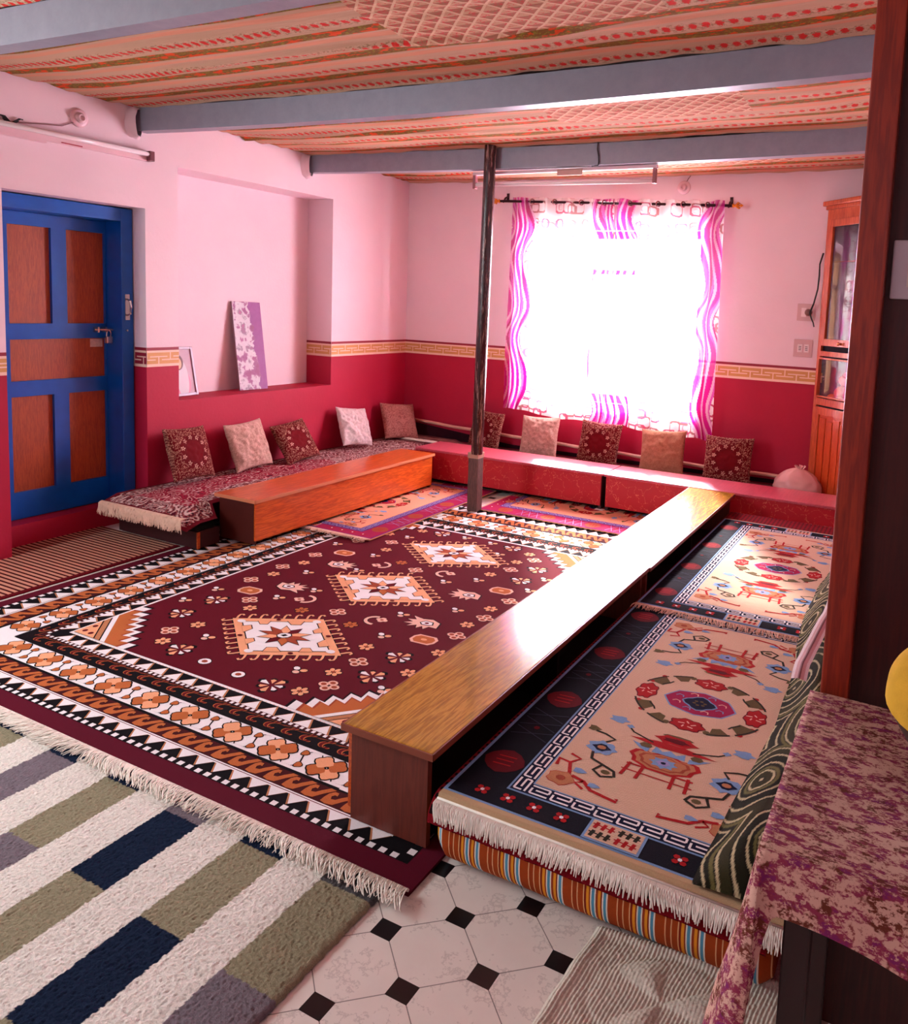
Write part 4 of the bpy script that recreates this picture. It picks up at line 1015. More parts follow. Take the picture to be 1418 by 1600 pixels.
# runner rugs in the corner and along the window seat
M_runner = attr_mat('faded_runner', 0.95, 0.5, 400)
def run_col(u, v):
    x = u * 3.5; n = noise.noise((x * 5, v * 2.2, 0)); k = noise.noise((x * 14, v * 6, 3))
    if v < .10 or v > .90: return lin((120, 66, 70))
    if .10 < v < .13 or .87 < v < .90: return lin((60, 22, 34))
    if n > .18: return lin((110, 18, 34) if k > 0 else (60, 26, 40))
    return lin((158, 112, 104) if k < .25 else (120, 80, 84))
w = MB(); rz_ = lambda x: 0.234 + 0.022 * min(1, max(0, (-3.70 - x) / 0.08))
w.grid(500, 40, lambda u, v: (-4.32 + 3.58 * u, 5.568 + 0.357 * v, rz_(-4.32 + 3.58 * u) + 0.004 * noise.noise((u * 20, v * 2, 0))), M_runner, run_col)
w.grid(100, 3, lambda u, v: (-3.78 + 3.04 * u, 5.566, rz_(-3.78 + 3.04 * u) - .03 * v), M_runner, lambda u, v: lin((96, 40, 48))); w.smooth = True
tag(center_origin(w.build('seat_runner'), (-2.3, 5.75, 0.23)), 'faded rose runner rug on the seat behind the red tables', 'rug')
w = MB(); n = 40
w.tube([(-4.24 + 3.49 * i / n, 5.925, 0.392 - 0.088 * min(1, 1.25 * i / n) ** 0.8 + 0.003 * math.sin(i * 0.9)) for i in range(n + 1)], 0.014, paint('cream_pipe', (206, 160, 140), 0.4, var=0.15), 10)
w.smooth = True
tag(center_origin(w.build('low_pipe'), (-2.4, 5.925, 0.34)), 'thin cream pipe running low along the window wall behind the cushions', 'pipe')
w = MB(); 
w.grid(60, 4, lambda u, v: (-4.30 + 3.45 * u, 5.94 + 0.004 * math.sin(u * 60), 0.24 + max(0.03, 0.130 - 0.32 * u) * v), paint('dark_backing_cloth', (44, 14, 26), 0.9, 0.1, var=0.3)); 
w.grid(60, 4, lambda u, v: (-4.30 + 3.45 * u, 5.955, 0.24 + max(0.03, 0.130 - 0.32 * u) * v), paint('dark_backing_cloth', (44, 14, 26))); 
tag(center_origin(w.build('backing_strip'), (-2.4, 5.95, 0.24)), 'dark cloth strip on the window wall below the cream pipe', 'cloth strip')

# ------------------------------------------------------------------ cushions
M_cr = attr_mat('red_velvet_print', 0.85, 0.5, 500); M_cb = attr_mat('beige_damask', 0.8, 0.5, 400)
def red_col(u, v):
    x, y = u * 2 - 1, v * 2 - 1; r = math.hypot(x, y); a = math.atan2(y, x)
    base = (104, 8, 18)
    k = round((a) / (2 * PI / 11)); ac = k * 2 * PI / 11; rr = 0.54
    fx_, fy_ = x - rr * math.cos(ac), y - rr * 1.02 * math.sin(ac); fr_ = math.hypot(fx_, fy_); fa = math.atan2(fy_, fx_)
    pet = 0.082 * (0.72 + 0.38 * math.cos(5 * fa))
    if fr_ < 0.022: return lin((90, 20, 22))
    if fr_ < pet: return lin((228, 180, 160)) if fr_ > pet * .45 else lin((150, 40, 40))
    q = max(abs(x), abs(y)); e = q
    n = noise.noise((x * 17, y * 17, 3)); m_ = noise.noise((x * 33, y * 33, 9))
    if r > 0.66 or q > .62:
        if abs(n) < 0.045 or m_ > 0.50: return lin((196, 146, 122))
    if q > .95: return lin((160, 96, 84) if math.sin((x + y) * 60) > .2 else (100, 16, 22))
    if r < .40: return lin((112, 4, 18))
    return lin(base)
def beige_fn(cA, cB, f=6.0):
    def fn(u, v):
        x, y = abs(u * 2 - 1), v * 2 - 1
        n = noise.noise((x * f, y * f, 1)) + .5 * noise.noise((x * f * 2, y * f * 2, 5)); 
        wv = math.sin(n * 13)
        return lin(cB) if wv > 0.35 else (lin(tuple((a + b_) / 2 for a, b_ in zip(cA, cB))) if wv > .1 else lin(cA))
    return fn
def cushion_mesh(name, col, mat, seed, crumple=0.010, lace=0.0):
    w = MB(); S = 0.168
    def pos(sgn):
        def f(u, v):
            x, y = u * 2 - 1, v * 2 - 1
            pinch = 1 - 0.07 * (1 - abs(x) ** 2.2) * abs(y) ** 4 * 1.0 - 0.0
            pinch2 = 1 - 0.07 * (1 - abs(y) ** 2.2) * abs(x) ** 4
            t_ = max(0, (1 - x * x) * (1 - y * y)) ** 0.42 * 0.056
            cr = crumple * noise.noise((x * 2.2 + seed, y * 2.2, sgn)) * max(0, (1 - x * x) * (1 - y * y)) ** .3 + crumple * .45 * noise.noise((x * 6, y * 6 + seed, sgn * 2)) * max(0, (1 - x * x) * (1 - y * y)) ** .3
            l_ = lace * math.sin((u + v) * 90) * (1 if max(abs(x), abs(y)) > .97 else 0)
            return (sgn * (t_ + cr * 1.0), x * S * pinch2 + l_, (y * S * pinch) + l_)
        return f
    n = 96
    w.grid(n, n, pos(1), mat, col); w.grid(n, n, pos(-1), mat, col); w.smooth = True
    me = w.build(name).data; bpy.data.objects.remove(bpy.data.objects[[o.name for o in bpy.data.objects if o.data == me][0]])
    return me
def cushion(me, label, loc, yaw, tilt, roll=0.0, s=1.0, group=None, sy=None):
    o_ = bpy.data.objects.new('cushion', me); C.objects.link(o_)
    M_ = Matrix.Rotation(yaw, 4, 'Z') @ Matrix.Rotation(-tilt, 4, 'Y') @ Matrix.Rotation(roll, 4, 'X')
    o_.rotation_euler = M_.to_euler(); o_.location = loc; o_.scale = (1, sy or s, s)
    return tag(o_, label, 'cushion', group)
me_r = cushion_mesh('red_cushion', red_col, M_cr, 1.0, lace=0.002)
me_b = cushion_mesh('beige_cushion', beige_fn((216, 172, 158), (190, 146, 132)), M_cb, 4.0, 0.018)
me_w = cushion_mesh('white_cushion', beige_fn((236, 216, 214), (226, 204, 200), 4), M_cb, 7.0, 0.024)
me_t = cushion_mesh('tan_cushion', beige_fn((186, 130, 102), (172, 114, 86), 6), M_cb, 9.0, 0.012)
me_rs = cushion_mesh('rose_cushion', beige_fn((190, 128, 118), (158, 96, 88), 4.5), M_cb, 9.0, 0.008)
GR, GBg = 'red velvet cushions with flower rings', 'beige damask cushions'
# left wall: face +x, lean back on the wall
cushion(me_r, 'dark red flower-ring cushion nearest the blue door', (-4.258, 3.465, 0.447), 0.14, 0.34, -0.06, 1.04, GR)
cushion(me_b, 'crumpled pale beige cushion below the niche, second from the door', (-4.258, 3.96, 0.430), 0.04, 0.34, 0.04, 1.03, GBg)
cushion(me_r, 'dark red flower-ring cushion slumped low below the tall violet picture', (-4.235, 4.39, 0.400), -0.10, 0.56, 0.12, 0.97, GR)
cushion(me_w, 'plump white cushion on the left wall seat', (-4.245, 5.075, 0.428), -0.04, 0.42, -0.14, 1.0, None, 1.0)
cushion(me_rs, 'dusty rose cushion in the far left corner', (-4.215, 5.65, 0.412), -0.30, 0.44, -0.10, 1.0, None, 1.06)
# window wall: face -y
A = -PI / 2
cushion(me_r, 'dark red flower-ring cushion half hidden behind the pole', (-3.40, 5.81, 0.405), A - 0.12, 0.22, -0.06, 0.98, GR)
cushion(me_b, 'smooth pale beige cushion under the left curtain', (-2.865, 5.78, 0.405), A, 0.26, 0.04, 1.04, GBg)
cushion(me_r, 'dark red flower-ring cushion under the meeting point of the curtains', (-2.32, 5.77, 0.410), A, 0.26, -0.03, 1.08, GR, 1.06)
cushion(me_t, 'tan cushion under the right curtain', (-1.785, 5.76, 0.405), A, 0.26, 0.05, 1.07, None, 1.08)
cushion(me_r, 'dark red flower-ring cushion right of the curtains', (-1.275, 5.75, 0.408), A, 0.26, 0.02, 1.09, GR, 1.09)
# tied cloth bag
M_bag = paint('pale_pink_satin', (216, 160, 154), 0.4, 0.4, var=0.08, bump=0.2, bs=40)
bt = thing('tied_cloth_bag', 'pale pink tied cloth bundle in front of the wooden cabinet', 'bag', (-0.745, 5.76, 0.235))
w = MB()
def bpos(u, v):
    a = 2 * PI * u; t_ = v; r = 0.172 * max(0.02, (1 - (max(0, t_ - 0.10) / 0.9) ** 2.0)) ** 0.62 * (0.86 + 0.14 * min(1, t_ / 0.12)); z = 0.002 + 0.185 * t_ ** 0.9
    pl = 0.012 * math.sin(9 * a + 2 * noise.noise((a, t_ * 3, 0))) * t_ + 0.008 * noise.noise((math.cos(a) * 3, math.sin(a) * 3, t_ * 6))
    r = max(0.014, r + pl * (1.2 - t_))
    return (-0.765 + r * math.cos(a) * 0.98, 5.74 + r * 0.60 * math.sin(a), 0.235 + z)
w.grid(72, 30, bpos, M_bag); w.smooth = True; w.build('bundle', parent=bt)
w = MB()
for k in range(6):
    a = k * PI / 3; w.grid(4, 5, lambda u, v, a=a: (-0.755 + (0.01 + .03 * v) * math.cos(a + u * .8), 5.74 + (0.01 + .02 * v) * math.sin(a + u * .8), 0.40 + 0.035 * v + .008 * u), M_bag)
w.smooth = True; w.build('knot', parent=bt)

# ------------------------------------------------------------------ pictures in the niche
nt = thing('tall_picture', 'tall narrow violet and white abstract picture leaning in the wall niche', 'picture', (-4.62, 4.33, 0.775))
t = NT('abstract_print'); t.set(0.6, 0, 0.5); v = t.coord(); o = t.xyz(v)
n = t.noise(t.scale(v, (1, 1, 1)), 11, 4, 0.55); n2 = t.noise(v, 26, 3)
c = t.ramp(n, [(0.36, (140, 76, 120)), (0.44, (156, 98, 140)), (0.47, (206, 196, 206)), (0.54, (212, 206, 214)), (0.60, (140, 120, 140)), (0.66, (170, 98, 140))])
c2 = t.mix(n2, rgba((128, 56, 122)), rgba((156, 86, 150)))
sd = t.math('GREATER_THAN', t.math('ADD', o[1], t.math('MULTIPLY', t.math('SUBTRACT', n, .5), .16)), t.math('MULTIPLY_ADD', o[2], -0.09, 0.072))
t.base(t.mix(sd, c, c2)); M_abs = t.m
tilt = Matrix.Translation((-4.540, 4.275, 0.777)) @ Matrix.Rotation(-0.16, 4, 'Y') @ Matrix.Rotation(-0.02, 4, 'X')
nt.location = (0, 0, 0); w = MB(); w.box(-0.012, 0.0, -0.135, 0.135, 0.0, 0.665, paint('canvas_side', (150, 120, 130), 0.6)); w.build('board', parent=nt)
w = MB(); w.box(0.0005, 0.0015, -0.134, 0.134, 0.001, 0.664, M_abs); w.build('print', parent=nt)
nt.matrix_world = tilt
pf = thing('framed_photo', 'small silver framed portrait photo leaning at the left end of the niche', 'picture', (0, 0, 0))
M_silver = paint('silver_frame', (150, 136, 146), 0.45, metal=0.3)
w = MB(); fw_, fh, ft = 0.13, 0.34, 0.018
w.box(-0.01, 0.01, -fw_, -fw_ + ft, 0, fh, M_silver, bev=.002); w.box(-0.01, 0.01, fw_ - ft, fw_, 0, fh, M_silver, bev=.002)
w.box(-0.01, 0.01, -fw_ + ft, fw_ - ft, 0, ft, M_silver, bev=.002); w.box(-0.01, 0.01, -fw_ + ft, fw_ - ft, fh - ft, fh, M_silver, bev=.002); w.build('frame', parent=pf)
t = NT('portrait_print'); t.set(0.5, 0, 0.5); v = t.coord(); o = t.xyz(v); 
c = t.mix(t.noise(v, 9, 3), rgba((190, 170, 180)), rgba((176, 120, 140)))
def ell(cy_, cz_, ry_, rz_):
    a = t.math('DIVIDE', t.math('SUBTRACT', o[1], cy_), ry_); b_ = t.math('DIVIDE', t.math('SUBTRACT', o[2], cz_), rz_)
    return t.math('LESS_THAN', t.math('ADD', t.math('MULTIPLY', a, a), t.math('MULTIPLY', b_, b_)), 1.0)
c = t.mix(ell(0.0, 0.09, 0.085, 0.10), c, rgba((214, 120, 150)))
c = t.mix(ell(0.02, 0.12, 0.05, 0.13), c, rgba((206, 200, 206))); c = t.mix(ell(0.0, 0.235, 0.042, 0.055), c, rgba((92, 30, 34))); c = t.mix(ell(0.0, 0.228, 0.028, 0.040), c, rgba((236, 180, 140)))
c = t.mix(ell(-0.07, 0.05, 0.03, 0.03), c, rgba((220, 110, 60))); t.base(c)
w = MB(); w.box(-0.004, 0.002, -fw_ + ft, fw_ - ft, ft, fh - ft, t.m); w.build('photograph', parent=pf)
pf.matrix_world = Matrix.Translation((-4.565, 3.665, 0.776)) @ Matrix.Rotation(0.04, 4, 'Z') @ Matrix.Rotation(-0.20, 4, 'Y')

# ------------------------------------------------------------------ lamps, holders, sockets, wires
M_tube = paint('tube_fixture_pink', (226, 190, 196), 0.4); M_tg = paint('tube_glass', (236, 222, 224), 0.15); M_wire = paint('black_wire', (22, 14, 16), 0.5)
tl = thing('tube_light', 'unlit tube light fixed high on the left wall above the blue door', 'tube light', (XL, 2.8, 2.32))
w = MB(); w.box(XL + .001, XL + .03, 2.20, 3.28, 2.275, 2.305, M_tube, bev=.003); w.box(XL + .001, XL + .034, 2.42, 2.66, 2.262, 2.28, M_tube); w.build('fixture', parent=tl)
w = MB(); w.tube([(XL + .045, 2.22, 2.315), (XL + .045, 3.275, 2.315)], 0.014, M_tg, 14); w.smooth = True; w.build('tube', parent=tl)
w = MB(); w.box(XL + .001, XL + .062, 3.262, 3.295, 2.275, 2.335, paint('tube_end_cap', (110, 50, 60), 0.4), bev=.004); w.build('end_cap', parent=tl)
w = MB(); w.box(XL + .030, XL + .031, 2.74, 2.86, 2.278, 2.284, paint('red_sticker', (160, 10, 50), 0.4)); w.build('red_sticker', parent=tl)
def holder(label, at, ax, wire, dark=False):
    h_ = thing('lamp_holder', label, 'lamp holder', at, 'round wall lamp holders')
    if ax == 'x': M_ = Matrix.Translation(at) @ Matrix.Rotation(PI / 2, 4, 'Y')
    else: M_ = Matrix.Translation(at) @ Matrix.Rotation(PI / 2, 4, 'X')
    w = MB(); w.lathe([(0.052, 0.001), (0.052, 0.007), (0.040, 0.012), (0.028, 0.014)], M_tube, 28, M_); w.smooth = True; w.build('base_plate', parent=h_)
    w = MB(); w.lathe([(0.028, 0.012), (0.028, 0.022), (0.021, 0.026), (0.021, 0.034), (0.014, 0.034), (0.014, 0.020)], M_tube, 24, M_); w.smooth = True; w.build('socket', parent=h_)
    w = MB(); w.tube(wire, 0.003, paint('painted_wire', (140, 96, 100), 0.5), 6); w.build('wire', parent=h_)
holder('round pink lamp holder on the left wall above the tube light', (XL, 2.86, 2.44), 'x', [(XL + .006, 2.83, 2.41), (XL + .006, 2.76, 2.375), (XL + .006, 2.66, 2.362), (XL + .006, 2.55, 2.345), (XL + .006, 2.48, 2.335)])
holder('round white lamp holder on the window wall above the right curtain', (-1.80, YB, 2.455), 'y', [(-1.79, YB - .006, 2.48), (-1.77, YB - .006, 2.52), (-1.745, YB - .006, 2.55)])
w = MB()
for k in range(4): w.tube([(XL + .01 + .004 * math.sin(i + k), 2.42 + .02 * i + .01 * k, 2.345 + .018 * math.sin(i * 1.1 + k)) for i in range(6)], 0.003, M_wire, 6)
tag(center_origin(w.build('loose_wire'), (XL, 2.45, 2.34)), 'tangle of dark wire above the left end of the wall tube light', 'wire')
t2 = thing('tube_light', 'unlit tube light hanging under the farthest beam, right of the pole', 'tube light', (-2.2, 4.72, 2.39))
ty = 4.70
w = MB(); w.box(-2.93, -1.60, ty, ty + .035, 2.378, 2.398, M_tube); w.box(-2.28, -2.10, ty - .004, ty, 2.352, 2.392, paint('ballast', (196, 150, 140), 0.4), bev=.004)
w.build('fixture', parent=t2)
w = MB(); w.tube([(-2.915, ty + .015, 2.315), (-1.63, ty + .015, 2.300)], 0.013, M_tg, 14); w.smooth = True; w.build('tube', parent=t2)
for x in (-2.93, -1.625): w = MB(); w.box(x, x + .022, ty, ty + .03, 2.285, 2.378, paint('tube_end', (150, 90, 96), 0.4), bev=.003); w.build('end_cap', parent=t2)
w = MB(); w.tube([(-1.98, 4.652, 2.54), (-1.982, 4.650, 2.50), (-1.972, 4.650, 2.46), (-1.968, 4.650, 2.42), (-1.975, 4.655, 2.398), (-2.02, 4.66, 2.396)], 0.004, M_wire, 6)
tag(center_origin(w.build('hanging_wire'), (-1.98, 4.65, 2.45)), 'black wire running down the farthest beam to the hanging tube light', 'wire')
M_plate = paint('socket_plate', (206, 170, 170), 0.4); M_sw = paint('socket_white', (232, 214, 212), 0.35)
def wall_socket(label, x0, x1, z0, z1, kind):
    s_ = thing('power_socket', label, 'socket', ((x0 + x1) / 2, YB, (z0 + z1) / 2))
    w = MB(); w.box(x0, x1, YB - .010, YB - .001, z0, z1, M_plate, bev=.004); w.build('cover_plate', parent=s_)
    if kind == 2:
        for k, f_ in enumerate((.22, .56)):
            a = x0 + (x1 - x0) * f_; w = MB(); w.box(a, a + .034, YB - .015, YB - .010, z0 + .035, z1 - .035, M_sw, bev=.002)
            for dz in (.012, .0, -.012): w.box(a + .008, a + .026, YB - .0165, YB - .0148, (z0 + z1) / 2 + dz - .002, (z0 + z1) / 2 + dz + .002, M_wire)
            w.build('switch' if k == 0 else 'outlet', parent=s_)
    else:
        a = x0 + (x1 - x0) * .25; w = MB(); w.box(a, a + .034, YB - .015, YB - .010, z0 + .03, z1 - .03, M_sw, bev=.002); w.build('switch', parent=s_)
        w = MB(); w.lathe([(0.024, 0.010), (0.026, 0.03), (0.018, 0.046), (0.006, 0.048)], paint('plug_brown', (120, 84, 80), 0.5), 16, Matrix.Translation(((x0 + x1) / 2 + .02, YB, (z0 + z1) / 2)) @ Matrix.Rotation(PI / 2, 4, 'X')); w.smooth = True; w.build('plug', parent=s_)
    return s_
wall_socket('upper wall socket with a round plug, left of the wooden cabinet', -0.889, -0.765, 1.47, 1.595, 1)
wall_socket('lower wall socket plate with two outlets, left of the wooden cabinet', -0.895, -0.762, 1.205, 1.335, 2)
w = MB(); w.tube([(-0.795, 5.925, 1.53), (-0.770, 5.915, 1.60), (-0.752, 5.92, 1.70), (-0.748, 5.92, 1.80), (-0.752, 5.93, 1.88), (-0.735, 5.945, 1.96)], 0.006, M_wire, 6)
w.tube([(-0.795, 5.925, 1.53), (-0.780, 5.915, 1.49), (-0.762, 5.90, 1.46), (-0.755, 5.90, 1.43)], 0.005, M_wire, 6)
tag(center_origin(w.build('plug_cable'), (-0.77, 5.92, 1.6)), 'black cable looping from the upper socket along the cabinet side', 'cable')

# ------------------------------------------------------------------ curtains
t = NT('sheer_curtain'); a = t.n('ShaderNodeAttribute'); a.attribute_name = 'Col'
df = t.n('ShaderNodeBsdfDiffuse'); tl_ = t.n('ShaderNodeBsdfTranslucent'); m1 = t.n('ShaderNodeMixShader'); m1.inputs[0].default_value = 0.60
nb = t.n('ShaderNodeBump'); nb.inputs['Strength'].default_value = 0.15; nb.inputs['Distance'].default_value = .001; t.l(t.noise(t.scale(t.coord(), (1, 1, 1)), 500, 2), nb.inputs['Height']); t.l(nb.outputs[0], df.inputs['Normal'])
t.l(a.outputs['Color'], df.inputs['Color']); t.l(a.outputs['Color'], tl_.inputs['Color'])
t.l(df.outputs[0], m1.inputs[1]); t.l(tl_.outputs[0], m1.inputs[2]); tp_ = t.n('ShaderNodeBsdfTransparent'); m2 = t.n('ShaderNodeMixShader'); m2.inputs[0].default_value = 0.38; t.l(t.mix(0.55, a.outputs['Color'], (1, 1, 1, 1)), tp_.inputs[0]); t.l(m1.outputs[0], m2.inputs[1]); t.l(tp_.outputs[0], m2.inputs[2]); t.l(m2.outputs[0], t.out.inputs[0]); M_curt = t.m
def curtain_col(x, z, edges):
    """x world, z world: wavy magenta stripe columns near the given edges, rounded squares between"""
    for (ex, wd) in edges:
        wob = 0.036 * math.sin(z * 9.5 + ex * 2) + 0.008 * math.sin(z * 17 + ex)
        d = x - ex - wob * (0.9)
        if abs(d) < wd:
            s = d / wd; k = math.sin((d + 0.010 * math.sin(z * 7)) * 128); k2 = math.sin((d + 0.016 * math.sin(z * 5 + 1)) * 52)
            if k > 0.55: return lin((240, 196, 226))
            if k2 > 0.2: return lin((204, 34, 150))
            if k2 > -0.6: return lin((222, 96, 190))
            return lin((178, 20, 110))
    for (sx, sz, h, off) in ((0.115, 0.125, .040, 0.0), (0.083, 0.17, .052, 0.37)):
        cx_ = (x + off) / sx; cz_ = (z + off * 1.3) / sz; ix, iz = math.floor(cx_), math.floor(cz_)
        r_ = noise.noise((ix * 3.7 + .5, iz * 5.1 + .5, off * 7 + .3))
        if r_ > -.12:
            dx = abs((cx_ - ix - .5) * sx); dz = abs((cz_ - iz - .5) * sz); q = max(dx, dz, (dx + dz) * .62)
            if abs(q - h * .85) < .0065: return lin((200, 90, 120) if r_ > .15 else (176, 120, 120))
            if q < h * .85 - .018 and r_ > .28 and q > h * .35: return lin((226, 170, 184))
    return lin((246, 238, 238))
def rod_z(x): return 2.372 - 0.0375 * (x + 3.36)
def curtain(label, x0, x1, zb0, zb1, edges, folds, ph, holes):
    c_ = thing('curtain', label, 'curtain', ((x0 + x1) / 2, 5.88, 2.35), 'pink eyelet curtains')
    w = MB(); nu, nv = 240, 380; nf = folds
    def pos(u, v):
        z1_ = rod_z(x0 + (x1 - x0) * u) + 0.034 + 0.004 * math.sin(u * nf * 2 * PI); z0_ = zb0 + (zb1 - zb0) * u + 0.012 * math.sin(u * 9)
        z = z1_ + (z0_ - z1_) * v
        amp = 0.026 * (1 - 0.35 * v) + 0.010 * noise.noise((u * 6, v * 2, ph))
        xx = x0 + (x1 - x0) * u + 0.012 * math.sin(u * nf * 4 * PI + ph) * .6 - 0.02 * v * (0.5 - u) * 2 + 0.012 * noise.noise((u * 3, v * 3, 2 + ph)) * v
        ad = 0.018 * noise.noise((u * 14, v * 1.5, ph + 4))
        return (xx, 5.880 + amp * math.sin(u * nf * 2 * PI + ph) + ad * v - 0.01 * v, z)
    w.grid(nu, nv, pos, M_curt, lambda u, v: curtain_col(x0 + (x1 - x0) * u, 2.4 - 1.85 * v, edges)); w.smooth = True
    w.build('curtain_cloth', parent=c_)
    for hx in holes:
        M_ = Matrix.Translation((hx, 5.872, rod_z(hx))) @ Matrix.Rotation(0.9, 4, 'Z') @ Matrix.Rotation(PI / 2, 4, 'X')
        e = MB(); pr = [(0.020 + 0.005 * math.cos(a_), 0.005 * math.sin(a_)) for a_ in [k * PI / 4 for k in range(9)]]
        e.lathe(pr, paint('eyelet_metal', (170, 120, 130), 0.25, metal=0.9), 20, M_); e.smooth = True
        e.f = e.f[:-2]; e.mi = e.mi[:-2]
        e.build('eyelet', parent=c_)
curtain('left pink curtain panel with wavy stripes, its foot behind the beige cushion', -3.27, -2.335, 0.60, 0.55, ((-3.19, .115), (-2.40, .09)), 4.5, 0.6, (-3.07, -2.86, -2.62, -2.42))
curtain('right pink curtain panel with wavy stripes, hanging lower than the left one', -2.33, -1.455, 0.56, 0.51, ((-2.25, .115), (-1.53, .085)), 4.5, 2.2, (-2.20, -1.97, -1.77, -1.58))
cr_ = thing('curtain_rod', 'dark curtain rod with golden leaf finials above the window', 'curtain rod', (-2.35, 5.88, 2.34))
w = MB(); w.tube([(-3.38, 5.88, rod_z(-3.38)), (-1.40, 5.88, rod_z(-1.40))], 0.011, paint('rod_dark', (50, 16, 24), 0.3, metal=0.4), 12); w.smooth = True; w.build('rod', parent=cr_)
M_gold = paint('gilded_finial', (214, 130, 40), 0.3, metal=0.8)
for s, x in ((-1, -3.385), (1, -1.395)):
    z = rod_z(x); M_ = Matrix.Translation((x, 5.88, z)) @ Matrix.Rotation(s * PI / 2, 4, 'Y')
    e = MB(); e.lathe([(0.010, 0), (0.018, 0.006), (0.008, 0.016), (0.012, 0.024), (0.020, 0.034), (0.010, 0.046), (0.006, 0.056), (0.012, 0.064), (0.002, 0.080)], M_gold, 14, M_)
    for k in range(4):
        a = k * PI / 2 + .78; e.tube([(x + s * .03, 5.88 + .014 * math.cos(a), z + .014 * math.sin(a)), (x + s * .045, 5.88 + .028 * math.cos(a), z + .028 * math.sin(a)), (x + s * .058, 5.88 + .020 * math.cos(a), z + .020 * math.sin(a))], [.004, .006, .002], M_gold, 6)
    e.smooth = True; e.build('finial', parent=cr_)
    e = MB(); bx = x - s * .03; e.tube([(bx, YB - .002, z + .05), (bx, 5.92, z + .03), (bx, 5.885, z - .010)], 0.008, paint('bracket_dark', (60, 24, 30), 0.3, metal=0.5), 8); e.box(bx - .012, bx + .012, YB - .006, YB - .001, z + .0, z + .075, paint('bracket_dark', (60, 24, 30))); e.build('bracket', parent=cr_)

# ------------------------------------------------------------------ corner cabinet
M_cab = wood('cabinet_wood', (158, 60, 28), (206, 100, 56), 'z', 1.0, 0.35, 0.2)
M_cabp = wood('cabinet_panel', (168, 50, 16), (206, 84, 34), 'z', 1.5, 0.35, 0.2)
ct = thing('corner_cabinet', 'tall reddish wooden corner cabinet with glazed doors at the window wall', 'cabinet', (0, 0, 0))
# local: x along the face from the left edge, y depth into the corner, z up
CWd = 0.90
w = MB()
w.box(0.0, 0.035, 0, 0.02, 0.10, 2.27, M_cab); w.box(CWd - .035, CWd, 0, 0.02, 0.10, 2.27, M_cab)
w.box(0.035, CWd - .035, 0, 0.02, 2.19, 2.27, M_cab); w.box(0.035, CWd - .035, 0, 0.02, 1.225, 1.26, M_cab); w.box(0.035, CWd - .035, 0, 0.02, 0.87, 0.92, M_cab); w.box(0.035, CWd - .035, 0, 0.02, 0.10, 0.16, M_cab)
w.build('face_frame', parent=ct)
w = MB()
w.face([(0, 0.021, 0.1), (CWd, 0.021, 0.1), (CWd / 2, 0.43, 0.1)], M_cab); w.face([(0, 0.02, 2.27), (CWd, 0.02, 2.27), (CWd / 2, 0.43, 2.27)], M_cab)
M_cin = paint('cabinet_lining', (66, 50, 64), 0.7, var=0.2, vs=3)
w.face([(0.002, 0.022, 0.1), (CWd / 2, 0.43, 0.1), (CWd / 2, 0.43, 2.27), (0.002, 0.022, 2.27)], M_cin); w.face([(CWd - .002, 0.022, 0.1), (CWd / 2, 0.43, 0.1), (CWd / 2, 0.43, 2.27), (CWd - .002, 0.022, 2.27)], M_cin)
for z in (0.90, 1.24, 1.90): w.face([(0.03, 0.03, z), (CWd - .03, 0.03, z), (CWd / 2, 0.41, z)], M_cab)
w.build('carcass', parent=ct)
w = MB(); w.box(-0.03, CWd + .03, -0.03, 0.03, 2.29, 2.325, M_cab, bev=.008); w.box(-0.012, CWd + .012, -0.012, 0.03, 2.265, 2.292, M_cab, bev=.003); w.build('cornice', parent=ct)
def cab_door(x0, x1, z0, z1, fr_, kind, name):
    d_ = MB(); y0, y1 = -0.022, -0.002
    d_.box(x0, x0 + fr_, y0, y1, z0, z1, M_cab, bev=.002); d_.box(x1 - fr_, x1, y0, y1, z0, z1, M_cab, bev=.002)
    d_.box(x0 + fr_, x1 - fr_, y0, y1, z0, z0 + fr_, M_cab, bev=.002); d_.box(x0 + fr_, x1 - fr_, y0, y1, z1 - fr_, z1, M_cab, bev=.002)
    dd_ = d_.build(name, parent=ct, local=True)
    if kind == 'glass':
        g = MB(); g.box(x0 + fr_, x1 - fr_, -0.012, -0.010, z0 + fr_, z1 - fr_, M_glass); g.build('glass_pane', parent=dd_, local=True)
    else:
        g = MB(); n = 4; wd = (x1 - x0 - 2 * fr_) / n
        for k in range(n): g.box(x0 + fr_ + wd * k + .004, x0 + fr_ + wd * (k + 1) - .004, -0.016, -0.008, z0 + fr_ + .004, z1 - fr_ - .02 - .02 * (k % 2), M_cabp, bev=.003)
        g.box(x0 + fr_, x1 - fr_, -0.008, -0.004, z0 + fr_, z1 - fr_, M_cabp); g.build('raised_panel', parent=dd_, local=True)
    k_ = MB(); kx = x0 + fr_ * .6 if kind == 'r' else (x0 + x1) / 2
    return dd_
d1 = cab_door(0.04, 0.445, 1.30, 2.19, 0.050, 'glass', 'glazed_door'); d2 = cab_door(0.455, 0.86, 1.30, 2.19, 0.050, 'glass', 'glazed_door')
for xk in (0.27, 0.62):
    k_ = MB(); k_.lathe([(0.010, 0), (0.006, 0.012), (0.014, 0.022), (0.010, 0.030), (0.002, 0.032)], paint('brass_knob', (206, 140, 96), 0.25, metal=0.8), 14, Matrix.Translation((xk, -0.022, 1.322)) @ Matrix.Rotation(PI / 2, 4, 'X')); k_.smooth = True; k_.build('knob', parent=ct, local=True)
cab_door(0.04, 0.445, 0.93, 1.215, 0.012, 'glass', 'display_window'); cab_door(0.455, 0.86, 0.93, 1.215, 0.012, 'glass', 'display_window')
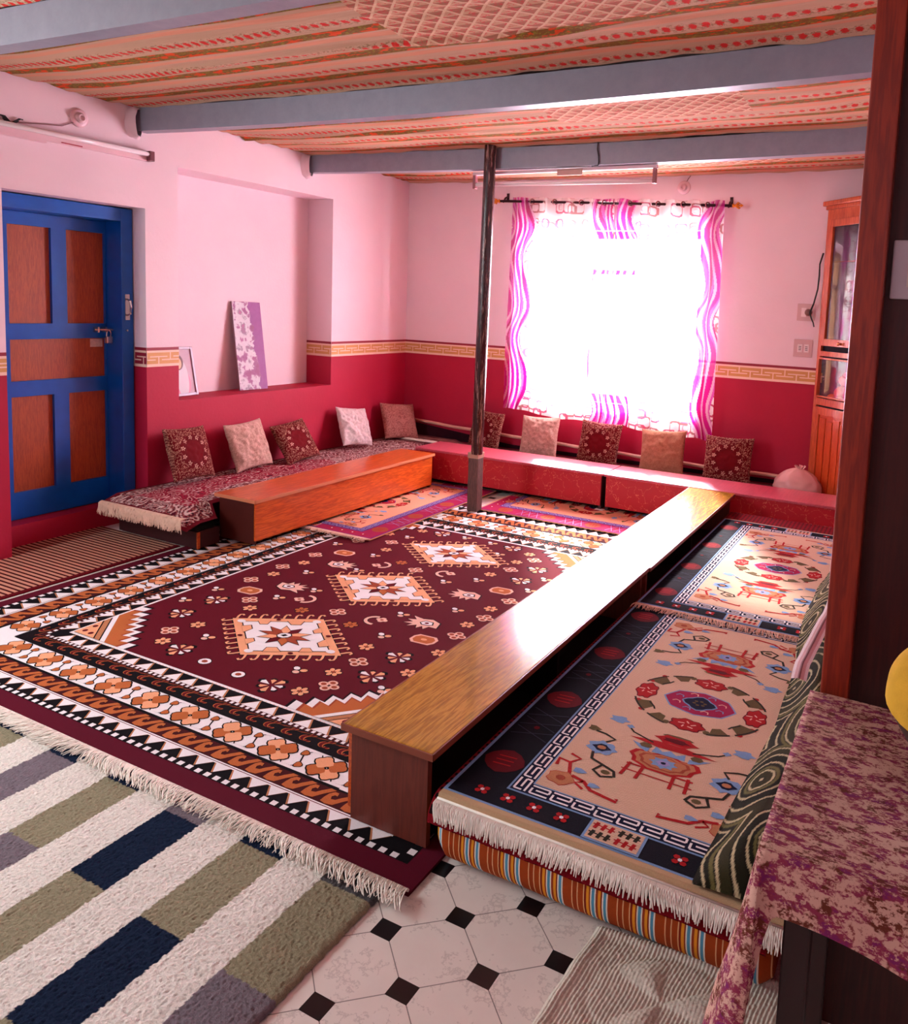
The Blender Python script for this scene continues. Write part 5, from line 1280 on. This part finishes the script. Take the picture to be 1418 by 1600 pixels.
cab_door(0.04, 0.445, 0.17, 0.86, 0.055, 'panel', 'panelled_door'); cab_door(0.455, 0.86, 0.17, 0.86, 0.055, 'panel', 'panelled_door')
CABM = Matrix.Translation((-0.725, 5.955, 0)) @ Matrix.Rotation(-PI / 4, 4, 'Z')
ct.matrix_world = CABM
# soft toy behind the lower glass, bead string behind the upper glass
tt = thing('soft_toy', 'orange and white soft toy sitting behind the lower cabinet glass', 'toy', (0, 0, 0))
M_toy = paint('toy_orange', (196, 106, 70), 0.95, 0.1, var=0.1, bump=0.6, bs=300); M_toy2 = paint('toy_pink', (214, 150, 150), 0.95, 0.1)
def ball(w, c_, r, m, sx=1, sz=1): 
    pr = [(max(.0005, r * math.sin(PI * i / 10)), -r * sz * math.cos(PI * i / 10)) for i in range(11)]
    w.lathe(pr, m, 16, Matrix.Translation(c_) @ Matrix.Diagonal((sx, 1, 1, 1)))
w = MB(); ball(w, (0.20, 0.09, 0.965), 0.060, M_toy, 1.1, 1.0); w.smooth = True; w.build('body', parent=tt, local=True)
w = MB(); ball(w, (0.215, 0.085, 1.06), 0.042, M_toy2); w.smooth = True; w.build('head', parent=tt, local=True)
for dx in (-.05, .04):
    w = MB(); ball(w, (0.19 + dx, 0.045, 0.935), 0.030, M_toy, 1.2, .8); w.smooth = True; w.build('foot', parent=tt, local=True)
w = MB(); ball(w, (0.235, 0.085, 1.10), 0.034, paint('toy_cap', (170, 60, 80), 0.9), 1, .8); w.smooth = True; w.build('cap', parent=tt, local=True)
tt.matrix_world = CABM
w = MB()
for k in range(18): ball(w, (0.335 - .001 * k, 0.05, 1.93 - k * 0.012), 0.006, M_toy2)
w.smooth = True; o_ = w.build('bead_string'); tag(o_, 'pale bead string hanging behind the upper cabinet glass', 'beads'); o_.matrix_world = CABM

# ------------------------------------------------------------------ wooden partition with post and socket
M_post = wood('dark_red_post_wood', (108, 22, 6), (148, 44, 14), 'z', 0.9, 0.4, 0.1)
M_ppan = wood('dark_partition_panel', (50, 12, 10), (72, 22, 16), 'z', 0.6, 0.45)
pp = thing('wooden_partition', 'dark red wooden partition with a thick post at the right edge', 'partition', (-0.08, 1.6, 0.03))
w = MB(); w.box(-0.134, -0.083, 1.55, 1.62, 0.05, 2.59, M_post, bev=.003); w.build('post', parent=pp)
w = MB(); w.box(-0.083, 1.0, 1.60, 1.63, 0.05, 2.59, M_ppan); w.build('panel', parent=pp)
w = MB(); w.box(-0.14, -0.07, 1.545, 1.63, 0.0, 0.05, paint('stone_pad', (190, 170, 160), 0.8, var=0.1), bev=.004); w.build('stone_foot', parent=pp)
so = thing('power_socket', 'white socket board on the dark partition at the right edge', 'socket', (-0.04, 1.6, 1.59))
w = MB(); w.box(-0.074, 0.06, 1.588, 1.599, 1.540, 1.648, paint('switchboard_white', (206, 204, 212), 0.35), bev=.003); w.build('cover_plate', parent=so)
w = MB(); w.box(-0.047, 0.02, 1.583, 1.589, 1.562, 1.626, paint('outlet_white', (226, 220, 214), 0.35), bev=.002); w.build('outlet', parent=so)
w = MB()
for zz in (1.578, 1.596): w.lathe([(0.004, 0), (0.004, .001)], M_wire, 10, Matrix.Translation((-0.033, 1.583, zz)) @ Matrix.Rotation(PI / 2, 4, 'X'))
w.build('pin_hole', parent=so)

# ------------------------------------------------------------------ side table with floral cloth
t = NT('floral_tablecloth'); t.set(0.85, 0, 0.15); v = t.coord()
sv = t.scale(v, (1.0, 2.2, 1.6)); n1 = t.noise(sv, 28, 4, 0.65); n2 = t.noise(sv, 85, 4, 0.75); n3 = t.noise(t.scale(v, (1, 1, 1)), 26, 3, 0.6); n4 = t.noise(v, 120, 4, 0.75)
def soft(x, th, wd, up=True):
    q = t.n('ShaderNodeMapRange', interpolation_type='SMOOTHSTEP'); t.l(x, q.inputs[0]); a_, b_ = (th - wd, th + wd) if up else (th + wd, th - wd)
    q.inputs[1].default_value = a_; q.inputs[2].default_value = b_; return q.outputs[0]
c = t.mix(soft(n4, 0.58, 0.05), rgba((206, 164, 148)), rgba((140, 76, 72)))
c = t.mix(t.math('MULTIPLY', soft(n1, 0.50, 0.03), soft(n2, 0.44, 0.05)), c, rgba((140, 52, 78)))
c = t.mix(t.math('MULTIPLY', soft(n1, 0.59, 0.03), soft(n2, 0.48, 0.05)), c, rgba((122, 40, 96)))
c = t.mix(t.math('MULTIPLY', soft(n3, 0.45, 0.03, False), soft(n2, 0.50, 0.04)), c, rgba((104, 50, 36)))
c = t.mix(soft(n2, 0.33, 0.04, False), c, rgba((106, 30, 42)))
t.base(c); t.bump(n4, 0.2, 0.001); M_flor = t.m
stb = thing('side_table', 'dark wooden side table hidden under the floral cloth, bottom right', 'table', (0.15, 1.25, 0))
M_leg = paint('dark_brown_leg', (44, 18, 16), 0.5, var=0.15)
w = MB(); w.box(-0.130, 0.46, 1.035, 1.49, 0.755, 0.782, M_leg); w.build('table_top', parent=stb)
for x, y in ((-0.112, 1.04), (0.41, 1.04), (-0.112, 1.45), (0.41, 1.45)):
    w = MB(); w.box(x, x + .036, y, y + .036, 0.0, 0.755, M_leg, bev=.003); w.build('leg', parent=stb)
w = MB(); w.box(-0.07, 0.41, 1.05, 1.07, 0.68, 0.755, M_leg); w.build('rail', parent=stb)
tc = MB()
def rot2(x, y, a=-0.07): 
    return ((x - .15) * math.cos(a) - (y - 1.25) * math.sin(a) + .15, (x - .15) * math.sin(a) + (y - 1.25) * math.cos(a) + 1.25)
def tcpos(u, v):
    # rectangle of cloth: table inner part, left drop and front drop sharing a flaring corner
    s = -0.46 + u * 1.05; t_ = 0.72 + v * 0.80
    x0, y0 = -0.143, 1.022; dl = max(0, x0 - s); df_ = max(0, y0 - t_)
    k_ = min(1, max(0, (-0.120 - s) / 0.05)); df_ = min(df_, 0.090 + 0.010 * math.sin(s * 18) + 0.26 * k_ * k_ * (3 - 2 * k_)); t_ = min(t_, 2) if df_ == 0 else y0 - df_
    wob = 0.006 * noise.noise((s * 9, t_ * 9, 2))
    x = max(s, x0); y = max(t_, y0); z = 0.7865 + wob * .3
    if dl > 0 or df_ > 0:
        d = math.hypot(dl, df_)
        z -= max(0, d - .004)
        fl_ = 0.20 if dl > 0 and df_ > 0 else 0.10
        if d > 0: x -= dl / d * (0.006 + fl_ * d); y -= df_ / d * (0.006 + (fl_ + .05) * d)
        x += 0.012 * noise.noise((t_ * 8, s * 3, 5)) * min(1, dl * 6) ; y += 0.014 * noise.noise((s * 9, t_ * 3, 8)) * min(1, df_ * 6)
    return (x, y, z)
tc.grid(150, 120, tcpos, M_flor)
tc.smooth = True
tag(center_origin(tc.build('tablecloth'), (0.1, 1.25, 0.79)), 'pink and cream floral tablecloth over the side table, one long corner hanging', 'tablecloth')
# yellow cloth cover on a small white pot
M_yel = paint('yellow_fleece', (214, 166, 58), 0.95, 0.1, var=0.12, bump=0.6, bs=400, vs=30)
yb_ = thing('covered_pot', 'yellow fleece cap on a white pot, right end of the side table', 'pot', (0.075, 1.14, 0.79))
YM = Matrix.Translation((0.085, 1.14, 0.79))
w = MB(); w.lathe([(0.030, 0.0), (0.046, 0.01), (0.056, 0.07), (0.066, 0.14)], paint('white_pot', (216, 214, 222), 0.3), 30, YM); w.smooth = True; w.build('pot', parent=yb_)
w = MB(); w.lathe([(0.066, 0.14), (0.086, 0.172), (0.098, 0.205)], paint('dark_brown_trim', (58, 26, 18), 0.8), 30, YM); w.smooth = True; w.build('dark_trim', parent=yb_)
w = MB()
def ypos(u, v):
    a = 2 * PI * u; r = 0.100 * math.sqrt(max(0, 1 - (v * 0.99) ** 3)) * (1 + 0.10 * math.cos(3 * a + 1)); z = 0.195 + 0.095 * v + 0.016 * math.cos(2 * a) * (1 - v)
    return tuple(YM @ Vector((r * math.cos(a), r * math.sin(a), z)))
w.grid(40, 14, ypos, M_yel); w.smooth = True; w.build('fleece_cap', parent=yb_)

# ------------------------------------------------------------------ green swirl blanket and the strap on it
M_sw_ = attr_mat('swirl_fleece', 0.95, 0.7, 350)
CEN = [((-0.32 if k % 2 else -0.16) + rnd.uniform(-.04, .04), 1.78 + 0.30 * k + rnd.uniform(-.05, .05)) for k in range(9)]
def swirl(x, y):
    q = (x + 0.03 * noise.noise((x * 5, y * 5, 1)), y + 0.03 * noise.noise((x * 5, y * 5, 5)))
    d = min(math.hypot((q[0] - a) * 1.05, q[1] - b_) for a, b_ in CEN)
    f_ = (d * 24) % 1.0
    g = (d * 24) // 1 % 3
    if f_ < .20: return lin((196, 180, 140))
    if f_ < .32: return lin((20, 16, 10))
    if g == 1 and f_ < .62: return lin((104, 98, 54))
    return lin((30, 28, 14) if g else (52, 48, 24))
w = MB(); BY0, BY1 = 1.635, 4.1
def blpos(u, v):
    y = BY0 + (BY1 - BY0) * v; d = u * 0.42
    xe = -0.361 + 0.025 * math.sin(y * 3.1) + 0.012 * noise.noise((y * 4, 0, 0)) + 0.02 * max(0, 1.95 - y) 
    hump = 0.105 + 0.03 * math.sin(y * 2.3)
    x = xe + d * 0.62; k = min(1, d / 0.20)
    z = 0.214 + hump * math.sin(k * PI / 2) ** 1.2 + 0.014 * noise.noise((d * 9, y * 5, 3)) + 0.010 * noise.noise((d * 20, y * 2, 6)) * k
    x = min(x, -0.150)
    f0 = min(1, (y - BY0) / 0.12); z = 0.214 + (z - 0.214) * (0.08 + 0.92 * f0 ** .6)
    return (x, y, max(z, 0.213))
w.grid(110, 560, blpos, M_sw_, lambda u, v: swirl(-0.40 + u * 0.42, BY0 + (BY1 - BY0) * v)); w.smooth = True
tag(center_origin(w.build('swirl_blanket'), (-0.27, 2.9, 0.17)), 'folded green and cream swirl fleece blanket along the right edge of the seat', 'blanket')
M_strap = NT('pink_white_strap'); M_strap.set(0.6, 0, 0.3); o = M_strap.xyz(M_strap.coord())
w = MB()
spts = [(-0.283, 2.50), (-0.288, 2.62), (-0.285, 2.76), (-0.272, 2.95), (-0.262, 3.15), (-0.262, 3.35), (-0.268, 3.6), (-0.268, 3.9)]
M_sa = attr_mat('strap_weave', 0.6, 0.3, 300)
def spos2(u, v):
    f_ = v * (len(spts) - 1); i = min(int(f_), len(spts) - 2); f_ -= i
    x = spts[i][0] + (spts[i + 1][0] - spts[i][0]) * f_; y = spts[i][1] + (spts[i + 1][1] - spts[i][1]) * f_
    return (x + (u - .5) * 0.048, y, 0.350 + 0.006 * math.sin(v * 17) + 0.012 * (0.5 - abs(u - .5)))
w.grid(18, 90, spos2, M_sa, lambda u, v: lin((226, 214, 216) if abs(u - .5) > .30 else ((120, 70, 74) if abs(u - .5) < .06 else (196, 150, 150))))
tag(center_origin(w.build('zip_strap'), (-0.27, 3.1, 0.34)), 'pale pink zip strap lying along the swirl blanket beside the post', 'strap')

# ------------------------------------------------------------------ ribbed bath mat
M_bath = attr_mat('ribbed_cotton', 0.95, 0.6, 300)
w = MB(); A0 = Vector((-0.605, 1.650)); B0 = Vector((-0.295, 1.690)); D0 = Vector((-0.640, 1.20))
ux = (B0 - A0).normalized(); uy = (D0 - A0).normalized(); LW, LH = 0.46, 0.62
def bh(s, t_):
    rib = 0.0012 * math.sin(s * 2 * PI / 0.0088 + 1.2 * noise.noise((s * 8, t_ * 8, 0)))
    cx_, cy_ = 0.22, 0.17; dx, dy = s - cx_, t_ - cy_; r = math.hypot(dx, dy * 1.2); a = math.atan2(dy, dx)
    petal = 0.0
    if r < 0.15: petal = 0.011 * max(0, math.cos(3 * a + 0.6)) * math.sin(min(1, r / 0.15) * PI)
    e = min(s, t_ ) ; edge = 0.006 * math.exp(-((e - 0.022) / 0.012) ** 2)
    return rib * (0.35 if petal > .002 else 1) + petal + edge + 0.0015 * noise.noise((s * 120, t_ * 120, 0)) - 0.006 * math.exp(-(max(0, abs(r - .155)) / 0.012) ** 2) * 0.4
def bapos(u, v):
    s, t_ = u * LW, v * LH; p = A0 + ux * s + uy * t_
    e = min(1, s / .012, t_ / .012, (LW - s) / .012)
    return (p.x + .004 * noise.noise((t_ * 12, 0, 0)), p.y + .004 * noise.noise((s * 12, 3, 0)), 0.002 + (0.013 + bh(s, t_)) * e)
def bacol(u, v):
    h = bh(u * LW, v * LH); k = max(0, min(1, (h + 0.002) / 0.008))
    n = noise.noise((u * 3, v * 4, 2))
    return tuple(x * (1 + .08 * n) for x in lin((228, 220, 204)))
w.grid(330, 420, bapos, M_bath, bacol); w.smooth = True
tag(center_origin(w.build('bath_mat'), (-0.4, 1.4, 0)), 'cream ribbed bath mat with raised flower on the tiles beside the striped mattress', 'mat')
